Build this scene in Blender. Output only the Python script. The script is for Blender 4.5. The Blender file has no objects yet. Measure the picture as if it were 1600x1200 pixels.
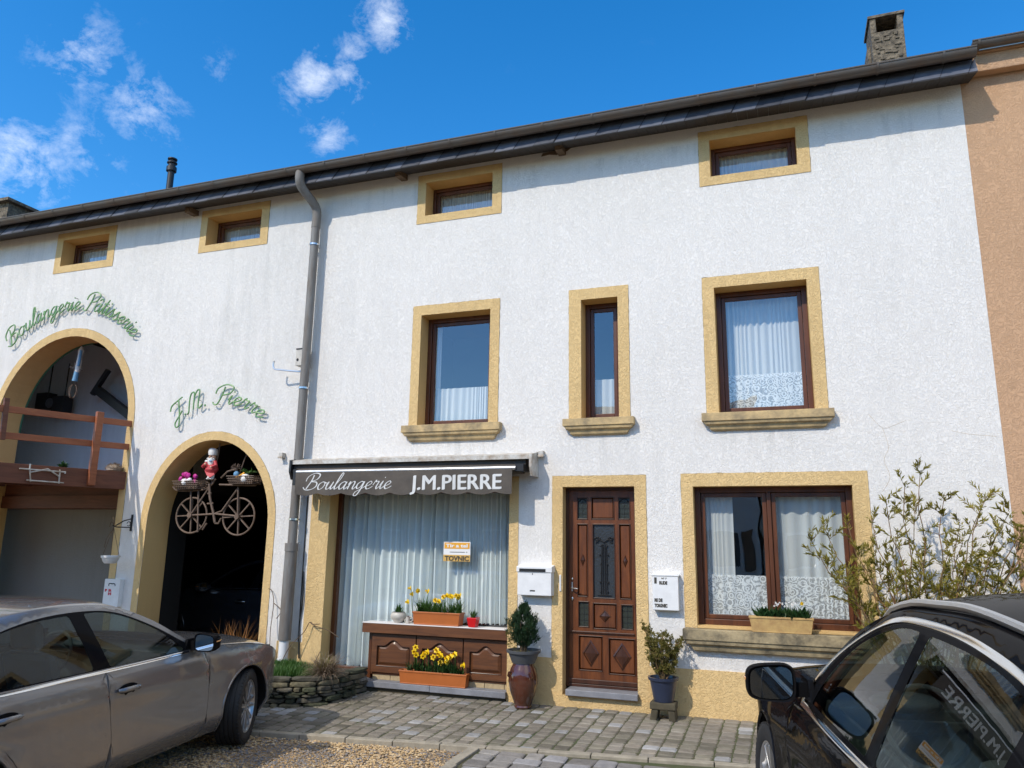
import bpy, bmesh, math, random
import numpy as np
from mathutils import Vector, Matrix
from mathutils.geometry import delaunay_2d_cdt, intersect_point_tri_2d
R = math.radians
S = bpy.context.scene
COL = S.collection
rnd = random.Random(7)

# ------------------------------------------------------------------ camera
YAW, PITCH, ROLL, FPX = -0.34486812, 0.2092425, 0.01572784, 1184.72
fw = Vector((math.sin(YAW)*math.cos(PITCH), math.cos(YAW)*math.cos(PITCH), math.sin(PITCH)))
rt = fw.cross(Vector((0, 0, 1))).normalized(); up = rt.cross(fw)
rt2 = rt*math.cos(ROLL)+up*math.sin(ROLL); up2 = -rt*math.sin(ROLL)+up*math.cos(ROLL)
cam = bpy.data.objects.new('camera', bpy.data.cameras.new('camera')); COL.objects.link(cam)
cam.matrix_world = Matrix(((rt2.x, up2.x, -fw.x, 0), (rt2.y, up2.y, -fw.y, -8.5), (rt2.z, up2.z, -fw.z, 1.72), (0, 0, 0, 1)))
cam.data.sensor_width = 36; cam.data.lens = 36*FPX/1600; cam.data.clip_start = 0.05; cam.data.clip_end = 5000
S.camera = cam
# ------------------------------------------------------------------ light and sky
SUN = Vector((-0.5, -1.0, 1.0)).normalized()
sl = bpy.data.lights.new('sun', 'SUN'); sl.energy = 2.05; sl.angle = R(0.53); sl.color = (1.0, .915, .785)
so = bpy.data.objects.new('sun', sl); COL.objects.link(so); so.rotation_euler = SUN.to_track_quat('Z', 'Y').to_euler()
W = bpy.data.worlds.new('World'); S.world = W; W.use_nodes = True
nt = W.node_tree; nt.nodes.clear(); N = nt.nodes.new; L = nt.links.new
wo = N('ShaderNodeOutputWorld'); bg = N('ShaderNodeBackground'); L(bg.outputs[0], wo.inputs[0])
sky = N('ShaderNodeTexSky'); sky.sky_type = 'NISHITA'; sky.sun_disc = False
sky.sun_elevation = math.asin(SUN.z); sky.sun_rotation = math.atan2(SUN.x, SUN.y)
sky.altitude = 300; sky.air_density = 1.0; sky.dust_density = 0.25; sky.ozone_density = 3.0
hs = N('ShaderNodeHueSaturation'); hs.inputs['Saturation'].default_value = 1.37; hs.inputs['Value'].default_value = 1.0
L(sky.outputs[0], hs.inputs['Color'])
tc = N('ShaderNodeTexCoord')
mp = N('ShaderNodeMapping'); mp.inputs['Scale'].default_value = (1, 1, 1.3); L(tc.outputs['Generated'], mp.inputs[0])
n1 = N('ShaderNodeTexNoise'); n1.inputs['Scale'].default_value = 19; n1.inputs['Detail'].default_value = 9; n1.inputs['Roughness'].default_value = .68
n1.inputs['Distortion'].default_value = .25
L(mp.outputs[0], n1.inputs['Vector'])
def mnode(op, a, b=None, clamp=False):
    m = N('ShaderNodeMath'); m.operation = op; m.use_clamp = clamp
    for i, v in ((0, a), (1, b)):
        if v is None: continue
        if isinstance(v, (int, float)): m.inputs[i].default_value = v
        else: L(v, m.inputs[i])
    return m.outputs[0]
mask = None
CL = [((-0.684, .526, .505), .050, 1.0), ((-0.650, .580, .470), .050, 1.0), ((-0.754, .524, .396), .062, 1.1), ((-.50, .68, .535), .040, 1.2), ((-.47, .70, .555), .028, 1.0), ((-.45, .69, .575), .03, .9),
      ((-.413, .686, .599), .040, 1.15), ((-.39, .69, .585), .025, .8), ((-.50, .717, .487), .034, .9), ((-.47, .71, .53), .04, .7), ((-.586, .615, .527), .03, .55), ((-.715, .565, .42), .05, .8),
      ((0, -.40, .92), .62, 2.6), ((.6, -.55, .6), .45, 2.0)]  # last row: unseen cloud sheet behind and above the camera, added as fill light
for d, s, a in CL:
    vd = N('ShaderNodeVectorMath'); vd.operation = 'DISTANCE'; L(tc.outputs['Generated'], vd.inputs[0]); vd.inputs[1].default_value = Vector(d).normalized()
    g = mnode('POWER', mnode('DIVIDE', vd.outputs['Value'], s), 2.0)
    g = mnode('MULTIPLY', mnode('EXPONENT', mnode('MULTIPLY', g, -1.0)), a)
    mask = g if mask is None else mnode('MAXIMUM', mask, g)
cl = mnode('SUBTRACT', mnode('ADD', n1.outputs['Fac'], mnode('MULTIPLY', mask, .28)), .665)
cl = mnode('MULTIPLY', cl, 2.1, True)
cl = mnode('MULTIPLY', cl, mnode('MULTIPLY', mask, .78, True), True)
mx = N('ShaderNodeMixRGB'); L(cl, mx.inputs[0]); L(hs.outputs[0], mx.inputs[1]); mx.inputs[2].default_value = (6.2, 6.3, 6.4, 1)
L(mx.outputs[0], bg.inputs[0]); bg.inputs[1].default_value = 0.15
S.view_settings.view_transform = 'Standard'; S.view_settings.look = 'None'; S.view_settings.exposure = 0.72; S.view_settings.gamma = 1
S.cycles.max_bounces = 7; S.cycles.transparent_max_bounces = 24; S.cycles.glossy_bounces = 4; S.cycles.diffuse_bounces = 3
S.cycles.caustics_reflective = False; S.cycles.caustics_refractive = False; S.cycles.sample_clamp_indirect = 6
S.cycles.use_denoising = True

# ------------------------------------------------------------------ materials
def mat(name, col, rough=.6, metal=0., bump=0., bscale=30., bdet=4., bdist=.01, var=.0, vscale=3., dark=None, coat=0., spec=.5, alpha=1., trans=0., stretch=None, attr=None, distort=0., emit=None):
    m = bpy.data.materials.new(name); m.use_nodes = True; t = m.node_tree; p = t.nodes['Principled BSDF']
    p.inputs['Base Color'].default_value = (*col, 1); p.inputs['Roughness'].default_value = rough; p.inputs['Metallic'].default_value = metal
    p.inputs['Coat Weight'].default_value = coat; p.inputs['Coat Roughness'].default_value = .03; p.inputs['Specular IOR Level'].default_value = spec
    p.inputs['Alpha'].default_value = alpha
    tcn = t.nodes.new('ShaderNodeTexCoord'); co = tcn.outputs['Object']
    if stretch:
        mpn = t.nodes.new('ShaderNodeMapping'); mpn.inputs['Scale'].default_value = stretch; t.links.new(co, mpn.inputs[0]); co = mpn.outputs[0]
    src = None
    if attr:
        a = t.nodes.new('ShaderNodeAttribute'); a.attribute_name = attr; src = a.outputs['Color']
    if var > 0 or attr:
        n = t.nodes.new('ShaderNodeTexNoise'); n.inputs['Scale'].default_value = vscale; n.inputs['Detail'].default_value = 6; n.inputs['Roughness'].default_value = .65
        t.links.new(co, n.inputs['Vector'])
        r = t.nodes.new('ShaderNodeMapRange'); r.inputs[1].default_value = .35; r.inputs[2].default_value = .68; t.links.new(n.outputs['Fac'], r.inputs[0])
        mxn = t.nodes.new('ShaderNodeMixRGB')
        t.links.new(r.outputs[0], mxn.inputs[0])
        if src is not None:
            t.links.new(src, mxn.inputs[1]); mm = t.nodes.new('ShaderNodeMixRGB'); mm.blend_type = 'MULTIPLY'; mm.inputs[0].default_value = 1
            t.links.new(src, mm.inputs[1]); mm.inputs[2].default_value = (*[1-var]*3, 1); t.links.new(mm.outputs[0], mxn.inputs[2])
        else:
            mxn.inputs[1].default_value = (*col, 1); mxn.inputs[2].default_value = (*(dark or [c*(1-var) for c in col]), 1)
        t.links.new(mxn.outputs[0], p.inputs['Base Color'])
    if bump > 0:
        n = t.nodes.new('ShaderNodeTexNoise'); n.inputs['Scale'].default_value = bscale; n.inputs['Detail'].default_value = bdet; n.inputs['Distortion'].default_value = distort
        t.links.new(co, n.inputs['Vector'])
        b = t.nodes.new('ShaderNodeBump'); b.inputs['Strength'].default_value = bump; b.inputs['Distance'].default_value = bdist
        t.links.new(n.outputs['Fac'], b.inputs['Height']); t.links.new(b.outputs[0], p.inputs['Normal'])
    if emit: p.inputs['Emission Color'].default_value = (*emit, 1); p.inputs['Emission Strength'].default_value = 1
    return m

def stucco(name, col, dirt, worm=26., amount=.25, streak=True, bd=.012, bs=.55, left=False):
    """render / crepi: swirly trowelled relief, vertical weather streaks, fine grain"""
    m = bpy.data.materials.new(name); m.use_nodes = True; t = m.node_tree; p = t.nodes['Principled BSDF']; nn = t.nodes.new; k = t.links.new
    p.inputs['Roughness'].default_value = .9; p.inputs['Specular IOR Level'].default_value = .2
    co = nn('ShaderNodeTexCoord').outputs['Object']
    # worm relief: ridges where a distorted noise crosses its middle value
    a = nn('ShaderNodeTexNoise'); a.inputs['Scale'].default_value = worm; a.inputs['Detail'].default_value = 2; a.inputs['Distortion'].default_value = 1.6; k(co, a.inputs['Vector'])
    s1 = nn('ShaderNodeMath'); s1.operation = 'SUBTRACT'; s1.inputs[1].default_value = .5; k(a.outputs['Fac'], s1.inputs[0])
    s2 = nn('ShaderNodeMath'); s2.operation = 'ABSOLUTE'; k(s1.outputs[0], s2.inputs[0])
    s3 = nn('ShaderNodeMapRange'); s3.inputs[1].default_value = 0; s3.inputs[2].default_value = .07; k(s2.outputs[0], s3.inputs[0])
    g = nn('ShaderNodeTexNoise'); g.inputs['Scale'].default_value = worm*5; g.inputs['Detail'].default_value = 3; k(co, g.inputs['Vector'])
    h = nn('ShaderNodeMath'); h.operation = 'MULTIPLY_ADD'; k(g.outputs['Fac'], h.inputs[0]); h.inputs[1].default_value = .45; k(s3.outputs[0], h.inputs[2])
    c = nn('ShaderNodeTexNoise'); c.inputs['Scale'].default_value = 3.; c.inputs['Detail'].default_value = 3; k(co, c.inputs['Vector'])
    h2 = nn('ShaderNodeMath'); h2.operation = 'MULTIPLY_ADD'; k(c.outputs['Fac'], h2.inputs[0]); h2.inputs[1].default_value = 1.4; k(h.outputs[0], h2.inputs[2])
    b = nn('ShaderNodeBump'); b.inputs['Strength'].default_value = bs; b.inputs['Distance'].default_value = bd; k(h2.outputs[0], b.inputs['Height']); k(b.outputs[0], p.inputs['Normal'])
    # colour: blotches and streaks
    mpn = nn('ShaderNodeMapping'); mpn.inputs['Scale'].default_value = (5, 5, .55); k(co, mpn.inputs[0])
    st = nn('ShaderNodeTexNoise'); st.inputs['Scale'].default_value = 1.3; st.inputs['Detail'].default_value = 7; st.inputs['Roughness'].default_value = .7; k(mpn.outputs[0], st.inputs['Vector'])
    bl = nn('ShaderNodeTexNoise'); bl.inputs['Scale'].default_value = .55; bl.inputs['Detail'].default_value = 4; k(co, bl.inputs['Vector'])
    ml = nn('ShaderNodeMath'); ml.operation = 'MULTIPLY'; k(st.outputs['Fac'], ml.inputs[0]); k(bl.outputs['Fac'], ml.inputs[1])
    mr = nn('ShaderNodeMapRange'); mr.inputs[1].default_value = .20; mr.inputs[2].default_value = .42; mr.inputs[4].default_value = amount; k(ml.outputs[0], mr.inputs[0])
    if left:   # the barn end of the wall is the more weathered one
        sx = nn('ShaderNodeSeparateXYZ'); k(co, sx.inputs[0]); lx = nn('ShaderNodeMapRange'); lx.inputs[1].default_value = -4.5; lx.inputs[2].default_value = -7.5; lx.inputs[3].default_value = .7; lx.inputs[4].default_value = 2.0; k(sx.outputs[0], lx.inputs[0])
        mu = nn('ShaderNodeMath'); mu.operation = 'MULTIPLY'; k(mr.outputs[0], mu.inputs[0]); k(lx.outputs[0], mu.inputs[1]); mr = mu
        # rain stains below the sills and along the foot of the wall
        tot = None
        for cx_, hw_, zt_ in ((-3.83, .62, 2.97), (-1.97, .40, 2.98), (-.14, .64, 2.98), (-.2, .95, .70), (-4.4, 1.7, 6.5), (-.2, 2.1, 6.45), (-9, 4.5, 6.5)):
            def mm_(op, a, b=None, cl=False):
                q = nn('ShaderNodeMath'); q.operation = op; q.use_clamp = cl
                for i_, v_ in ((0, a), (1, b)):
                    if v_ is None: continue
                    if isinstance(v_, (int, float)): q.inputs[i_].default_value = v_
                    else: k(v_, q.inputs[i_])
                return q.outputs[0]
            ax_ = mm_('ABSOLUTE', mm_('SUBTRACT', sx.outputs[0], cx_)); gx = mm_('MULTIPLY', mm_('SUBTRACT', hw_, ax_), 12., True)
            dzz = mm_('SUBTRACT', zt_, sx.outputs[2]); gz_ = mm_('MULTIPLY', mm_('EXPONENT', mm_('MULTIPLY', dzz, -2.2)), mm_('GREATER_THAN', dzz, 0.0))
            e_ = mm_('MULTIPLY', gx, gz_); tot = e_ if tot is None else mm_('MAXIMUM', tot, e_)
        stn = nn('ShaderNodeMapRange'); stn.inputs[1].default_value = .47; stn.inputs[2].default_value = .68; stn.inputs[4].default_value = .5; k(st.outputs['Fac'], stn.inputs[0])
        foot = nn('ShaderNodeMapRange'); foot.inputs[1].default_value = 1.0; foot.inputs[2].default_value = .2; foot.inputs[4].default_value = .8; k(sx.outputs[2], foot.inputs[0])
        tot = mm_('MAXIMUM', tot, foot.outputs[0]); sm = mm_('MULTIPLY', tot, stn.outputs[0]); mu2 = nn('ShaderNodeMath'); mu2.operation = 'MAXIMUM'; k(mu.outputs[0], mu2.inputs[0]); k(sm, mu2.inputs[1]); mr = mu2
    sp = nn('ShaderNodeTexNoise'); sp.inputs['Scale'].default_value = 60; sp.inputs['Detail'].default_value = 1; k(co, sp.inputs['Vector'])
    sr = nn('ShaderNodeMapRange'); sr.inputs[1].default_value = .70; sr.inputs[2].default_value = .76; sr.inputs[4].default_value = .3; k(sp.outputs['Fac'], sr.inputs[0])
    ad = nn('ShaderNodeMath'); ad.operation = 'MAXIMUM'; k(mr.outputs[0], ad.inputs[0]); k(sr.outputs[0], ad.inputs[1])
    mx = nn('ShaderNodeMixRGB'); k(ad.outputs[0], mx.inputs[0]); mx.inputs[1].default_value = (*col, 1); mx.inputs[2].default_value = (*dirt, 1)
    k(mx.outputs[0], p.inputs['Base Color'])
    return m

def wood(name, c1, c2, rough=.4, scale=(3, 3, 30), coat=.0, bump=.15):
    m = bpy.data.materials.new(name); m.use_nodes = True; t = m.node_tree; p = t.nodes['Principled BSDF']; nn = t.nodes.new; k = t.links.new
    co = nn('ShaderNodeTexCoord').outputs['Object']; mp_ = nn('ShaderNodeMapping'); mp_.inputs['Scale'].default_value = scale; k(co, mp_.inputs[0])
    a = nn('ShaderNodeTexNoise'); a.inputs['Scale'].default_value = 1.5; a.inputs['Detail'].default_value = 8; a.inputs['Roughness'].default_value = .7; a.inputs['Distortion'].default_value = .6; k(mp_.outputs[0], a.inputs['Vector'])
    r = nn('ShaderNodeValToRGB'); r.color_ramp.elements[0].position = .3; r.color_ramp.elements[0].color = (*c1, 1); r.color_ramp.elements[1].position = .7; r.color_ramp.elements[1].color = (*c2, 1)
    k(a.outputs['Fac'], r.inputs[0]); k(r.outputs[0], p.inputs['Base Color'])
    b = nn('ShaderNodeBump'); b.inputs['Strength'].default_value = bump; b.inputs['Distance'].default_value = .003; k(a.outputs['Fac'], b.inputs['Height']); k(b.outputs[0], p.inputs['Normal'])
    p.inputs['Roughness'].default_value = rough; p.inputs['Coat Weight'].default_value = coat; p.inputs['Coat Roughness'].default_value = .15
    return m

def glass(name, tint=(1, 1, 1), refl=.10, rough=0.0, boost=1.0, wave=.0):
    m = bpy.data.materials.new(name); m.use_nodes = True; t = m.node_tree; t.nodes.clear(); nn = t.nodes.new; k = t.links.new
    o = nn('ShaderNodeOutputMaterial'); x = nn('ShaderNodeMixShader'); a = nn('ShaderNodeBsdfTransparent'); g = nn('ShaderNodeBsdfGlossy')
    a.inputs[0].default_value = (*tint, 1); g.inputs['Roughness'].default_value = rough; g.inputs[0].default_value = (.95, .97, 1, 1)
    f = nn('ShaderNodeLayerWeight'); f.inputs['Blend'].default_value = .5; pw = nn('ShaderNodeMath'); pw.operation = 'POWER'; k(f.outputs['Facing'], pw.inputs[0]); pw.inputs[1].default_value = 4.2
    ma = nn('ShaderNodeMath'); ma.operation = 'MULTIPLY_ADD'; ma.use_clamp = True; k(pw.outputs[0], ma.inputs[0]); ma.inputs[1].default_value = boost; ma.inputs[2].default_value = refl+.04
    k(ma.outputs[0], x.inputs[0]); k(a.outputs[0], x.inputs[1]); k(g.outputs[0], x.inputs[2]); k(x.outputs[0], o.inputs[0])
    if wave:
        n = nn('ShaderNodeTexNoise'); n.inputs['Scale'].default_value = 1.6; k(nn('ShaderNodeTexCoord').outputs['Object'], n.inputs['Vector'])
        b = nn('ShaderNodeBump'); b.inputs['Strength'].default_value = wave; b.inputs['Distance'].default_value = .02; k(n.outputs['Fac'], b.inputs['Height']); k(b.outputs[0], g.inputs['Normal'])
    return m

def sheer(name, col, opac=.75, lace=False):
    """thin curtain cloth: part see-through, part diffuse and translucent"""
    m = bpy.data.materials.new(name); m.use_nodes = True; t = m.node_tree; t.nodes.clear(); nn = t.nodes.new; k = t.links.new
    o = nn('ShaderNodeOutputMaterial'); x = nn('ShaderNodeMixShader'); tr = nn('ShaderNodeBsdfTransparent'); d = nn('ShaderNodeBsdfDiffuse'); tl = nn('ShaderNodeBsdfTranslucent'); y = nn('ShaderNodeMixShader')
    d.inputs[0].default_value = (*col, 1); tl.inputs[0].default_value = (*col, 1); y.inputs[0].default_value = .12; k(d.outputs[0], y.inputs[1]); k(tl.outputs[0], y.inputs[2])
    lw = nn('ShaderNodeLayerWeight'); lw.inputs['Blend'].default_value = .5; mo = nn('ShaderNodeMapRange'); mo.inputs[1].default_value = .0; mo.inputs[2].default_value = .75; mo.inputs[3].default_value = opac-.16; mo.inputs[4].default_value = 1.; k(lw.outputs['Facing'], mo.inputs[0]); k(mo.outputs[0], x.inputs[0])
    k(tr.outputs[0], x.inputs[1]); k(y.outputs[0], x.inputs[2]); k(x.outputs[0], o.inputs[0])
    if lace:
        co = nn('ShaderNodeTexCoord').outputs['Object']
        mp_ = nn('ShaderNodeMapping'); mp_.inputs['Scale'].default_value = (1, .02, 1); k(co, mp_.inputs[0])
        v = nn('ShaderNodeTexVoronoi'); v.feature = 'F1'; v.inputs['Scale'].default_value = 11; v.inputs['Randomness'].default_value = .7; k(mp_.outputs[0], v.inputs['Vector'])
        n = nn('ShaderNodeTexNoise'); n.inputs['Scale'].default_value = 22; n.inputs['Detail'].default_value = 2; n.inputs['Distortion'].default_value = 2.2; k(mp_.outputs[0], n.inputs['Vector'])
        w_ = nn('ShaderNodeMath'); w_.operation = 'MULTIPLY'; k(v.outputs['Distance'], w_.inputs[0]); w_.inputs[1].default_value = 26.; w2_ = nn('ShaderNodeMath'); w2_.operation = 'COSINE'; k(w_.outputs[0], w2_.inputs[0])
        s = nn('ShaderNodeMapRange'); s.inputs[1].default_value = .1; s.inputs[2].default_value = .5; k(w2_.outputs[0], s.inputs[0])
        s2 = nn('ShaderNodeMapRange'); s2.inputs[1].default_value = .53; s2.inputs[2].default_value = .57; k(n.outputs['Fac'], s2.inputs[0])
        mm = nn('ShaderNodeMath'); mm.operation = 'MAXIMUM'; k(s.outputs[0], mm.inputs[0]); k(s2.outputs[0], mm.inputs[1])
        r = nn('ShaderNodeMapRange'); r.inputs[3].default_value = opac*.55; r.inputs[4].default_value = .98; k(mm.outputs[0], r.inputs[0]); k(r.outputs[0], x.inputs[0])
    return m

def leafmat(name, c1, c2, rough=.5, trans=.35):
    m = bpy.data.materials.new(name); m.use_nodes = True; t = m.node_tree; t.nodes.clear(); nn = t.nodes.new; k = t.links.new
    o = nn('ShaderNodeOutputMaterial'); x = nn('ShaderNodeMixShader'); p = nn('ShaderNodeBsdfPrincipled'); tl = nn('ShaderNodeBsdfTranslucent')
    p.inputs['Roughness'].default_value = rough; p.inputs['Specular IOR Level'].default_value = .35
    n = nn('ShaderNodeTexNoise'); n.inputs['Scale'].default_value = 14; n.inputs['Detail'].default_value = 3; k(nn('ShaderNodeTexCoord').outputs['Object'], n.inputs['Vector'])
    r = nn('ShaderNodeValToRGB'); r.color_ramp.elements[0].position = .36; r.color_ramp.elements[0].color = (*c1, 1); r.color_ramp.elements[1].position = .64; r.color_ramp.elements[1].color = (*c2, 1)
    k(n.outputs['Fac'], r.inputs[0]); k(r.outputs[0], p.inputs['Base Color']); k(r.outputs[0], tl.inputs[0]); x.inputs[0].default_value = trans
    k(p.outputs[0], x.inputs[1]); k(tl.outputs[0], x.inputs[2]); k(x.outputs[0], o.inputs[0])
    return m

M = {}
M['white'] = stucco('white_render', (.80, .77, .733), (.42, .42, .40), worm=30, amount=.2, bs=.5, left=True)
M['ochre'] = stucco('ochre_render', (.72, .51, .245), (.50, .34, .16), worm=20, amount=.5, bd=.013, bs=.55)
M['ochre_smooth'] = stucco('ochre_paint', (.66, .44, .19), (.42, .27, .12), worm=14, amount=.4, bs=.2)
M['tan'] = stucco('tan_render', (.57, .355, .215), (.44, .28, .17), worm=24, amount=.3)
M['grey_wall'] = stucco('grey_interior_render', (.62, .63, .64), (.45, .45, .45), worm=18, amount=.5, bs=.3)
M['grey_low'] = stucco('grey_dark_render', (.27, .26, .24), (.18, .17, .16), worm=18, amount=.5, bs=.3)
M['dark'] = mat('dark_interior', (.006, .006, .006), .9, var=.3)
M['room'] = mat('room_interior', (.055, .05, .045), .9, var=.3)
M['brown'] = wood('brown_window_wood', (.055, .017, .006), (.14, .044, .013), .42, (6, 6, 1.2), .05)
M['brownh'] = wood('brown_board_wood', (.06, .020, .006), (.17, .060, .017), .5, (1.2, 6, 14), .04)
M['door'] = wood('door_wood', (.065, .018, .005), (.19, .058, .014), .40, (9, 9, 1.4), .10)
M['doord'] = wood('door_dark_wood', (.03, .009, .004), (.07, .022, .008), .4, (9, 9, 1.4), .1)
M['redwood'] = wood('railing_wood', (.22, .060, .022), (.35, .115, .045), .55, (2, 2, 14), 0)
M['beam'] = wood('dark_beam', (.085, .026, .012), (.18, .058, .028), .6, (1.5, 1.5, 12), 0)
M['glass'] = glass('window_glass', (.93, .96, .95), .10, 0, 1.0, .12)
M['shopglass'] = glass('shop_glass', (.90, .95, .95), .04, 0, .9, .05)
M['carglass'] = glass('car_glass', (.46, .54, .51), .0, 0, .75)
M['mirror'] = mat('mirror_glass', (.72, .80, .84), .02, 1.)
M['sheer'] = sheer('sheer_curtain', (.92, .94, .95), .84)
M['shopsheer'] = sheer('shop_curtain', (.97, .99, .98), 1.02)
M['lace'] = sheer('lace_curtain', (.95, .96, .97), .85, True)
M['slate'] = mat('slate', (.055, .060, .072), .42, bump=.3, bscale=40, var=.35, vscale=5); M['eslate'] = mat('eaves_slate', (.055, .060, .072), .36, bump=.3, bscale=40, var=.3, vscale=9, attr='tint')
M['soffit'] = mat('soffit_boards', (.045, .038, .034), .7, bump=.3, bscale=20, var=.3)
M['zinc'] = mat('aged_zinc', (.115, .11, .105), .5, .3, bump=.15, bscale=20, var=.5, vscale=4, dark=(.12, .088, .065))
M['pipe'] = mat('downpipe_zinc', (.21, .21, .205), .7, .1, bump=.12, bscale=14, var=.5, vscale=4, dark=(.15, .125, .105), stretch=(3, 3, .6))
M['alu'] = mat('aluminium', (.62, .63, .65), .38, .8, var=.25, vscale=12)
M['whitepaint'] = mat('white_paint', (.78, .78, .78), .45, var=.12, vscale=9)
M['whitedirty'] = mat('white_dirty_metal', (.62, .61, .57), .5, .1, var=.55, vscale=8, dark=(.30, .22, .15))
M['black'] = mat('black_plastic', (.014, .014, .015), .45, var=.2)
M['iron'] = mat('black_iron', (.02, .02, .022), .55, .4, bump=.2, bscale=60)
M['chrome'] = mat('chrome', (.80, .81, .82), .12, 1.)
M['satin'] = mat('satin_metal', (.62, .63, .64), .28, 1.)
M['stone'] = mat('sill_stone', (.60, .43, .21), .85, bump=.5, bscale=30, var=.6, vscale=7, dark=(.26, .20, .12))
M['stoneg'] = mat('weathered_sill_stone', (.42, .33, .19), .9, bump=.7, bscale=24, var=.7, vscale=6, dark=(.10, .085, .058))
M['blue'] = mat('blue_stone', (.24, .245, .27), .65, bump=.3, bscale=30, var=.35, vscale=6)
M['rock'] = mat('mossy_rock', (.20, .175, .13), .9, bump=1.0, bscale=14, var=.8, vscale=9, dark=(.045, .055, .025), bdist=.02, attr='tint')
M['terra'] = mat('terracotta_plastic', (.44, .125, .028), .42, bump=.05, bscale=60, var=.12, vscale=6)
M['yellowpot'] = mat('yellow_clay', (.55, .37, .14), .7, bump=.2, bscale=40, var=.35, vscale=9, dark=(.38, .22, .09))
M['jar'] = mat('brown_glaze', (.10, .028, .014), .12, coat=.8, var=.4, vscale=4, dark=(.05, .018, .012))
M['greypot'] = mat('grey_plastic_pot', (.085, .09, .098), .5, var=.2)
M['bluepot'] = mat('blue_glazed_pot', (.024, .034, .068), .3, coat=.2, var=.2)
M['redpot'] = mat('red_pot', (.60, .012, .016), .3, coat=.3)
M['cream'] = mat('cream_ceramic', (.56, .52, .46), .5, var=.25, vscale=20)
M['soil'] = mat('soil', (.05, .033, .02), .95, bump=1, bscale=40)
M['awn'] = mat('awning_cloth', (.066, .056, .048), .85, bump=.25, bscale=9, bdist=.02, var=.45, vscale=3, dark=(.105, .088, .072))
M['letter'] = mat('white_lettering', (.66, .66, .65), .6, var=.15, vscale=14)
M['green'] = mat('green_sign_tube', (.22, .40, .15), .4, var=.5, vscale=9, dark=(.12, .26, .11))
M['rust'] = mat('old_bicycle_iron', (.19, .13, .095), .65, .2, bump=.3, bscale=50, var=.5, vscale=16)
M['paver'] = mat('paver_stone', (.3, .3, .3), .85, bump=.6, bscale=34, var=.32, vscale=12, attr='tint')
M['joint'] = mat('mossy_joint', (.085, .075, .045), .95, bump=1, bscale=50, var=.7, vscale=4, dark=(.055, .075, .022))
M['kerb'] = mat('kerb_stone', (.36, .32, .25), .85, bump=.4, bscale=26, var=.35, vscale=9)
M['gravelbase'] = mat('gravel_ground', (.38, .27, .15), .95, bump=1, bscale=34, bdist=.03, var=.6, vscale=5, dark=(.20, .165, .13))
M['gravel'] = mat('gravel_stones', (.5, .4, .3), .85, bump=.3, bscale=60, var=.2, vscale=30, attr='tint')
M['asphalt'] = mat('asphalt', (.07, .07, .072), .9, bump=.6, bscale=80, var=.3)
M['tyre'] = mat('tyre_rubber', (.018, .018, .018), .7, bump=.3, bscale=30, var=.25, vscale=12)
M['alloy'] = mat('alloy_rim', (.50, .50, .50), .3, .85, var=.15, vscale=12)
M['sedan'] = mat('taupe_metallic_paint', (.225, .226, .232), .25, .6, coat=.9, var=.04)
M['suv'] = mat('black_metallic_paint', (.008, .0075, .008), .25, .0, coat=.26, var=.03, spec=.0)
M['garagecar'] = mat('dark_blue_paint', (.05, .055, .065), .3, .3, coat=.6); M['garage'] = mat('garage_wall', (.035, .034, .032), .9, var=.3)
M['gloss'] = mat('gloss_black_trim', (.008, .008, .009), .4, spec=.0, coat=.12)
M['seat'] = mat('seat_cloth', (.10, .10, .10), .8, bump=.2, bscale=80)
M['cabin'] = mat('cabin_plastic', (.045, .047, .05), .7)
M['lamp_clear'] = mat('lamp_lens', (.65, .67, .70), .08, .6, coat=1)
M['lamp_red'] = mat('red_lens', (.35, .01, .01), .1, coat=1)
M['amber'] = mat('amber_lens', (.75, .35, .12), .2, coat=1)
M['plate'] = mat('number_plate', (.75, .75, .72), .5)
M['orange'] = mat('orange_print', (.80, .38, .03), .6)
M['paper'] = mat('white_paper', (.80, .80, .80), .7)
M['tanprint'] = mat('ochre_print', (.62, .38, .10), .6)
M['ink'] = mat('dark_ink', (.05, .045, .035), .7)
M['redink'] = mat('red_ink', (.55, .03, .05), .6)
M['yellow'] = mat('daffodil_yellow', (.85, .58, .01), .5)
M['petal'] = mat('white_petal', (.80, .78, .75), .6)
M['magenta'] = mat('magenta_flower', (.50, .02, .25), .6)
M['skin'] = mat('painted_skin', (.60, .34, .22), .5)
M['figred'] = mat('figure_red_cloth', (.50, .05, .06), .6)
M['figblue'] = mat('figure_blue_paint', (.14, .32, .52), .5)
M['boardwhite'] = mat('white_shelf_top', (.74, .70, .68), .4)
M['brick'] = mat('sandstone_blocks', (.50, .38, .22), .85, bump=.3, bscale=30, var=.3, vscale=14)
M['darkbrick'] = mat('damp_plinth', (.09, .075, .045), .9, bump=.6, bscale=20, var=.5, vscale=9)
M['chimney'] = mat('chimney_stone', (.21, .17, .12), .9, bump=1, bscale=18, bdist=.03, var=.8, vscale=14, dark=(.045, .038, .03))
M['doorglass'] = mat('dark_patterned_glass', (.035, .04, .045), .22, bump=.5, bscale=45, coat=.3)
M['leadglass'] = mat('green_leaded_glass', (.03, .036, .028), .3, bump=.4, bscale=60)
M['greenpipe'] = mat('green_edge', (.02, .12, .07), .6)
M['opp'] = mat('opposite_render', (.52, .48, .40), .9, var=.2)
M['opproof'] = mat('opposite_roof', (.10, .075, .06), .8, var=.4)
M['oppglass'] = mat('opposite_window', (.05, .06, .07), .15)
M['shutter'] = mat('opposite_shutter', (.16, .09, .05), .7)
M['lf_bamboo'] = leafmat('bamboo_leaf', (.18, .17, .022), (.36, .30, .055), .6)
M['stem'] = mat('bamboo_stem', (.24, .12, .06), .6, var=.5, vscale=6, dark=(.11, .10, .03))
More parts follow.
